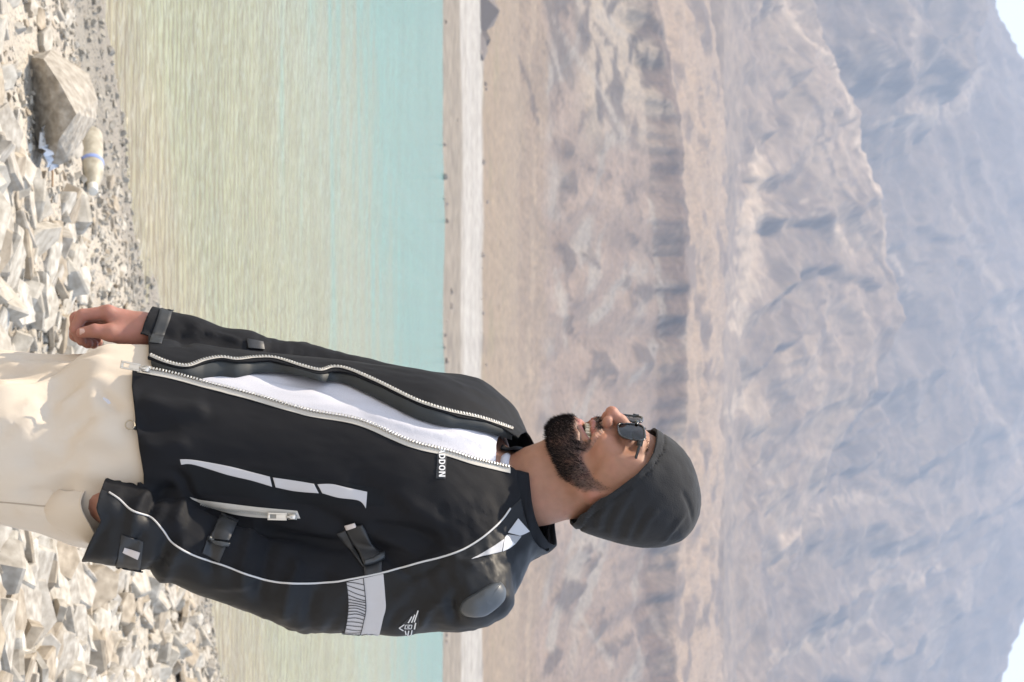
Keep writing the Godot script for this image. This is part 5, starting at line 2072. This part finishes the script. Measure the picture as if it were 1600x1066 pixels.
var skin_mat: StandardMaterial3D
func build_body() -> void:
	set_head()
	skin_mat = vmat(0.5)
	skin_mat.metallic_specular = 0.45
	skin_mat.subsurf_scatter_enabled = true
	skin_mat.subsurf_scatter_strength = 0.12
	var n_s := noise(92, 0.12, 3)
	relief(skin_mat, noise_texture(n_s, 256, Color.BLACK, Color.WHITE), 0.05, 32.0)
	# the body under the clothes, coarse
	var f := Field.new()
	f.made(func(p: Vector3) -> float: return trunk(p, 0.048, m(170, 0).y, m(745, 0).y, 2.2), 0.05)
	f.cone(m(760, 765, 0.0), m(815, 771, 0.0), 0.062, 0.056, 0.05)
	f.cone(m(770, 790, -0.03), shoulder_l, 0.045, 0.045, 0.05)
	f.cone(shoulder_l, elbow_l, 0.048, 0.040, 0.03)
	f.cone(elbow_l, m(178, 796, -0.165), 0.038, 0.026, 0.02)
	f.cone(m(178, 796, -0.165), m(128, 776, -0.128), 0.027, 0.025, 0.02)
	f.cone(m(128, 776, -0.128), m(60, 765, -0.02), 0.025, 0.030, 0.02)
	f.cone(m(770, 740, 0.04), shoulder_r, 0.042, 0.042, 0.05)
	f.cone(shoulder_r, elbow_r, 0.045, 0.038, 0.03)
	f.cone(elbow_r, m(250, 520, 0.10), 0.034, 0.027, 0.02)
	f.cone(m(160, 735, -0.03), m(-110, 712, -0.04), 0.085, 0.060, 0.04)
	f.cone(m(-110, 712, -0.04), m(-520, 735, 0.0), 0.056, 0.040, 0.03)
	f.cone(m(160, 660, 0.07), m(-110, 640, 0.10), 0.085, 0.060, 0.04)
	f.cone(m(-110, 640, 0.10), m(-520, 650, 0.16), 0.056, 0.040, 0.03)
	var s := surface_net(f, m(-540, 500, 0.36), Vector3(m(0, 1000).x, m(800, 0).y, -FAR + 0.34), 0.013)
	paint(s, skin_colour)
	# head and neck
	var g := Field.new()
	head_field(g)
	g.cone(m(780, 772, 0.01), m(838, 763, 0.0), 0.060, 0.056, 0.03)
	g.cone(m(838, 763, 0.0), m(905, 757, -0.002), 0.056, 0.054, 0.03)
	g.cone(m(838, 722, -0.02), m(872, 706, -0.02), 0.020, 0.016, 0.04)
	var hs := surface_net(g, m(788, 600, 0.14), m(1100, 850, -0.16), 0.0027)
	displace(hs, func(p: Vector3, n: Vector3) -> float:
		var q := head.affine_inverse() * p * 1000.0
		if q.length() > 175.0:
			return 0.0
		var b := beard_at(q)
		return 0.0055 * smoothstep(0.45, 1.0, b) * (1.0 + 0.4 * n_a.get_noise_3d(p.x * 120.0, p.y * 120.0, p.z * 120.0)) + 0.002 * smoothstep(0.9, 1.0, b) * bump(q.distance_to(Vector3(0, -98, 78)), 0.0, 22.0))
	paint(hs, skin_colour)
	join(s, hs)
	# right hand, half closed, thumb towards the viewer
	var k := Field.new()
	k.cone(m(262, 522, 0.10), m(222, 516, 0.085), 0.027, 0.026, 0.02)
	k.cone(m(222, 516, 0.085), m(195, 512, 0.085), 0.027, 0.028, 0.02)
	for c in [[169, 489, 0.070, 0.0145], [164, 490, 0.090, 0.0150], [166, 495, 0.108, 0.0145], [173, 503, 0.122, 0.0130]]:
		k.cone(m(205, 512, 0.088), m(c[0], c[1], c[2]), 0.019, c[3], 0.012)
	var fingers := [
		[[168, 488, 0.070], [128, 493, 0.066], [117, 514, 0.066], [127, 533, 0.072], 0.0118, 0.0086],
		[[163, 489, 0.090], [119, 497, 0.090], [117, 524, 0.090], [137, 537, 0.090], 0.0118, 0.0088],
		[[164, 494, 0.108], [124, 504, 0.109], [124, 528, 0.108], [146, 538, 0.104], 0.0112, 0.0084],
		[[171, 501, 0.123], [138, 511, 0.125], [137, 529, 0.124], [154, 535, 0.119], 0.0100, 0.0076]]
	for c in fingers:
		for j in 3:
			k.cone(m(c[j][0], c[j][1], c[j][2]), m(c[j + 1][0], c[j + 1][1], c[j + 1][2]), lerpf(c[4], c[5], j / 3.0), lerpf(c[4], c[5], (j + 1) / 3.0), 0.004)
	k.cone(m(212, 524, 0.075), m(172, 520, 0.050), 0.021, 0.0155, 0.014)
	k.cone(m(172, 520, 0.050), m(148, 517, 0.044), 0.0145, 0.0115, 0.004)
	k.cone(m(148, 517, 0.044), m(127, 520, 0.048), 0.0115, 0.0092, 0.004)
	var ks := surface_net(k, m(98, 455, 0.15), m(275, 565, 0.015), 0.0026)
	relax(ks, 1, 0.4)
	paint(ks, skin_colour)
	join(s, ks)
	wear("body", s, skin_mat)
	# thumb nail
	var nail := []
	for j in 5:
		var row := []
		for i in 5:
			var px := lerpf(124.0, 138.0, j / 4.0)
			var py := lerpf(513.5, 523.0, i / 4.0)
			var e := 1.0 - pow((i - 2.0) / 2.4, 2.0)
			row.append(m(px, py, 0.0395 - 0.0035 * e + 0.0012 * (1.0 - j / 4.0)))
		nail.append(row)
	var ns := grid(nail)
	face_to(ns, Vector3(0, 0, 1))
	wear("thumb_nail", thicken(ns, 0.0012), mat(lin(0.52, 0.34, 0.29), 0.3))
	# teeth
	var tooth := Shell.new()
	for i in 11:
		var x := (i - 5.0) * 6.3
		var z := 89.0 - x * x * 0.016
		var b := head.basis.orthonormalized() * Basis(Vector3.UP, x * 0.03)
		join(tooth, block(Transform3D(b, hd(x, -46.5, z - 3.0)), Vector3(0.0062, 0.0105, 0.005), 0.3))
	wear("teeth", tooth, mat(lin(0.62, 0.54, 0.40), 0.3))
	build_beard(hs)

func strands(roots: Array, dirs: Array, lens: Array, width: float) -> Shell:
	var s := Shell.new()
	for i in roots.size():
		var p: Vector3 = roots[i]
		var d: Vector3 = dirs[i]
		var l: float = lens[i]
		var side := d.cross(Vector3(0.2, 0.1, 1.0)).normalized() * width * 0.5
		var bend := Vector3(0, -0.25, 0) * l
		var b := s.v.size()
		s.v.append_array(PackedVector3Array([p - side, p + side, p + d * l * 0.55 - side * 0.7 + bend * 0.3, p + d * l * 0.55 + side * 0.7 + bend * 0.3, p + d * l + bend]))
		s.idx.append_array([b, b + 2, b + 1, b + 1, b + 2, b + 3, b + 2, b + 4, b + 3])
	s.n = normals_of(s.v, s.idx)
	return s

func build_beard(hs: Shell) -> void:
	var inv := head.affine_inverse()
	var roots := []
	var dirs := []
	var lens := []
	var down := -head.basis.y.normalized()
	var ahead := head.basis.z.normalized()
	for i in hs.v.size():
		var q := inv * hs.v[i] * 1000.0
		if q.length() > 175.0 or q.x < -30.0:
			continue
		var b := beard_at(q)
		if b < 0.05 or rng.randf() > 0.10 + b * 0.9:
			continue
		for k in (5 if b > 0.5 else 2):
			var d := hs.n[i] * 0.32 + down * 0.75 + ahead * 0.35 * smoothstep(20.0, 70.0, q.z) + Vector3(rng.randfn(0, 0.25), rng.randfn(0, 0.25), rng.randfn(0, 0.25))
			if q.y > -46.0 and q.z > 70.0:
				d += head.basis.x.normalized() * signf(q.x) * 0.5
			roots.append(hs.v[i] + Vector3(rng.randfn(0, 0.0016), rng.randfn(0, 0.0016), rng.randfn(0, 0.0016)))
			dirs.append(d.normalized())
			var l := lerpf(0.0025, 0.007, smoothstep(0.3, 1.0, b)) * rng.randf_range(0.6, 1.2)
			if q.y > -56.0 and q.z > 64.0:
				l *= 0.3
			lens.append(l)
	var hair := mat(lin(0.009, 0.0065, 0.006), 0.8)
	hair.metallic_specular = 0.2
	wear("beard", strands(roots, dirs, lens, 0.0004), hair)
	# eyebrows and a little hair at the temple
	for s in [-1.0, 1.0]:
		roots = []
		dirs = []
		lens = []
		for i in 220:
			var t := rng.randf()
			var x := lerpf(12.0, 50.0, t)
			var y := 36.0 + 7.0 * sin(t * 2.4) + rng.randfn(0, 2.0)
			roots.append(hd(x * s, y, 93.0 - x * x * 0.0085 + rng.randfn(0, 0.6)))
			dirs.append((head.basis.x.normalized() * s * 0.9 + head.basis.z.normalized() * 0.15 + head.basis.y.normalized() * rng.randfn(0.2, 0.25)).normalized())
			lens.append(rng.randf_range(0.006, 0.011))
		wear("eyebrow", strands(roots, dirs, lens, 0.0007), hair)


# ---------------------------------------------------------------- beanie
func build_beanie() -> void:
	var f := Field.new()
	hball(f, 0, 44, 2, 82, 94, 86, 30)
	hball(f, 0, 62, -14, 80, 77, 64, 30)
	hball(f, 0, 83, -37, 62, 58, 45, 40)
	hball(f, 0, 10, 26, 74, 66, 72, 30)
	hball(f, 0, -10, -38, 70, 56, 48, 30)
	hball(f, 0, 40, 2, 81, 92, 90, 20)
	hball(f, 0, -12, 34, 66, 84, 61, 20)
	for s in [-1.0, 1.0]:
		hball(f, 64 * s, 20, 30, 19, 46, 47, 20)
		hball(f, 29 * s, 36, 80, 27, 16, 19, 14)
		hball(f, 71 * s, -2, -6, 11, 36, 24, 20, 1, Vector3(0.15, 0.35 * s, 0))
	folds = []
	for p in [
		[955, 842, 960, 815, 985, 770, 1003, 735], [935, 830, 940, 805, 955, 775], [912, 822, 918, 800, 930, 775], [978, 847, 986, 825, 998, 800],
		[1035, 850, 1050, 830, 1075, 800], [998, 846, 1012, 815, 1030, 795]]:
		fold(f, p, 0.006, 0.003)
	for p in [[945, 836, 949, 812, 965, 780], [923, 826, 928, 802, 942, 775], [967, 845, 972, 818, 988, 785], [1065, 765, 1078, 790, 1084, 818], [986, 846, 998, 815, 1018, 785]]:
		fold(f, p, 0.0055, -0.003)
	var s := surface_net(f, m(850, 620, 0.17), m(1130, 890, -0.17), 0.0036)
	relax(s, 1, 0.4)
	# lower edge: over the brow, down past the ear to the nape
	var inv := head.affine_inverse()
	var edge := func(p: Vector3) -> float:
		var q := inv * p * 1000.0
		return (q.y - line_at([-110.0, -52.0, -40.0, -38.0, 0.0, -14.0, 30.0, 14.0, 60.0, 40.0, 80.0, 56.0, 110.0, 64.0], q.z)) * 0.001
	displace(s, func(p: Vector3, n: Vector3) -> float:
		var e: float = edge.call(p) * 1000.0
		var o := folded(p)
		o += 0.0016 * (1.0 - smoothstep(11.0, 14.0, e)) - 0.0030 * bump(e, 14.5, 1.8)
		o += 0.002 * n_a.get_noise_3d(p.x * 16.0, p.y * 16.0, p.z * 16.0)
		return o)
	s = clip(s, edge)
	var knit := cloth(lin(0.0115, 0.012, 0.014), 0.95, 0.22, 11.0, 0.3, 101)
	wear("beanie", thicken(s, 0.004), knit)

# ---------------------------------------------------------------- sunglasses
func build_glasses() -> void:
	var gloss := mat(lin(0.008, 0.009, 0.010), 0.2)
	gloss.clearcoat_enabled = true
	gloss.clearcoat = 0.15
	var o := Node3D.new()
	o.name = "sunglasses"
	man.add_child(o)
	var tint := StandardMaterial3D.new()
	tint.albedo_color = Color(0.012, 0.012, 0.012, 0.86)
	tint.transparency = BaseMaterial3D.TRANSPARENCY_ALPHA
	tint.roughness = 0.05
	tint.metallic_specular = 0.35
	for s in [-1.0, 1.0]:
		# outline of a lens, wider at the top outer corner
		var rim := PackedVector3Array()
		var outline := []
		for i in 41:
			var a := TAU * i / 40.0
			var cx := signf(cos(a)) * pow(absf(cos(a)), 0.5)
			var cy := signf(sin(a)) * pow(absf(sin(a)), 0.55)
			var x := 32.0 + cx * (25.5 + 2.5 * cy)
			var y := 17.0 + cy * 20.5 + 1.5 * cx
			var z := 104.0 - 0.0024 * x * x + 0.06 * (y - 17.0)
			outline.append(Vector3(x * s, y, z))
			rim.append(hd(x * s, y, z))
		rim[40] = rim[0]
		wear("rim", tube(rim, func(_t: float) -> float: return 0.0018, 8), gloss, o)
		var rows := []
		for j in 5:
			var row := []
			for q in outline:
				var c := Vector3(32.0 * s, 17.0, 101.0)
				var w: Vector3 = c.lerp(q, j / 4.0)
				row.append(hd(w.x, w.y, w.z))
			rows.append(row)
		var lens := grid(rows)
		face_to(lens, head.basis.z)
		wear("lens", thicken(lens, 0.0014), tint, o)
		# hinge block and temple arm back to the ear
		wear("hinge", block(Transform3D(head.basis.orthonormalized(), hd(62.0 * s, 30, 94)), Vector3(0.005, 0.010, 0.010), 0.25), gloss, o)
		var arm := PackedVector3Array()
		for i in 13:
			var t := i / 12.0
			arm.append(hd((64.0 + 6.0 * sin(t * PI * 0.5)) * s, 30.0 - 8.0 * t - 14.0 * smoothstep(0.75, 1.0, t), 92.0 - 100.0 * t))
		wear("temple_arm", tube(arm, func(_t: float) -> float: return 0.0026, 6), gloss, o)
	var bridge := PackedVector3Array()
	for i in 9:
		var x := lerpf(-8.0, 8.0, i / 8.0)
		bridge.append(hd(x, 25.0 + 2.0 * (1.0 - pow(x / 8.0, 2.0)), 104.5 + 2.0 * (1.0 - pow(x / 8.0, 2.0))))
	wear("bridge", tube(bridge, func(_t: float) -> float: return 0.0028, 8), gloss, o)
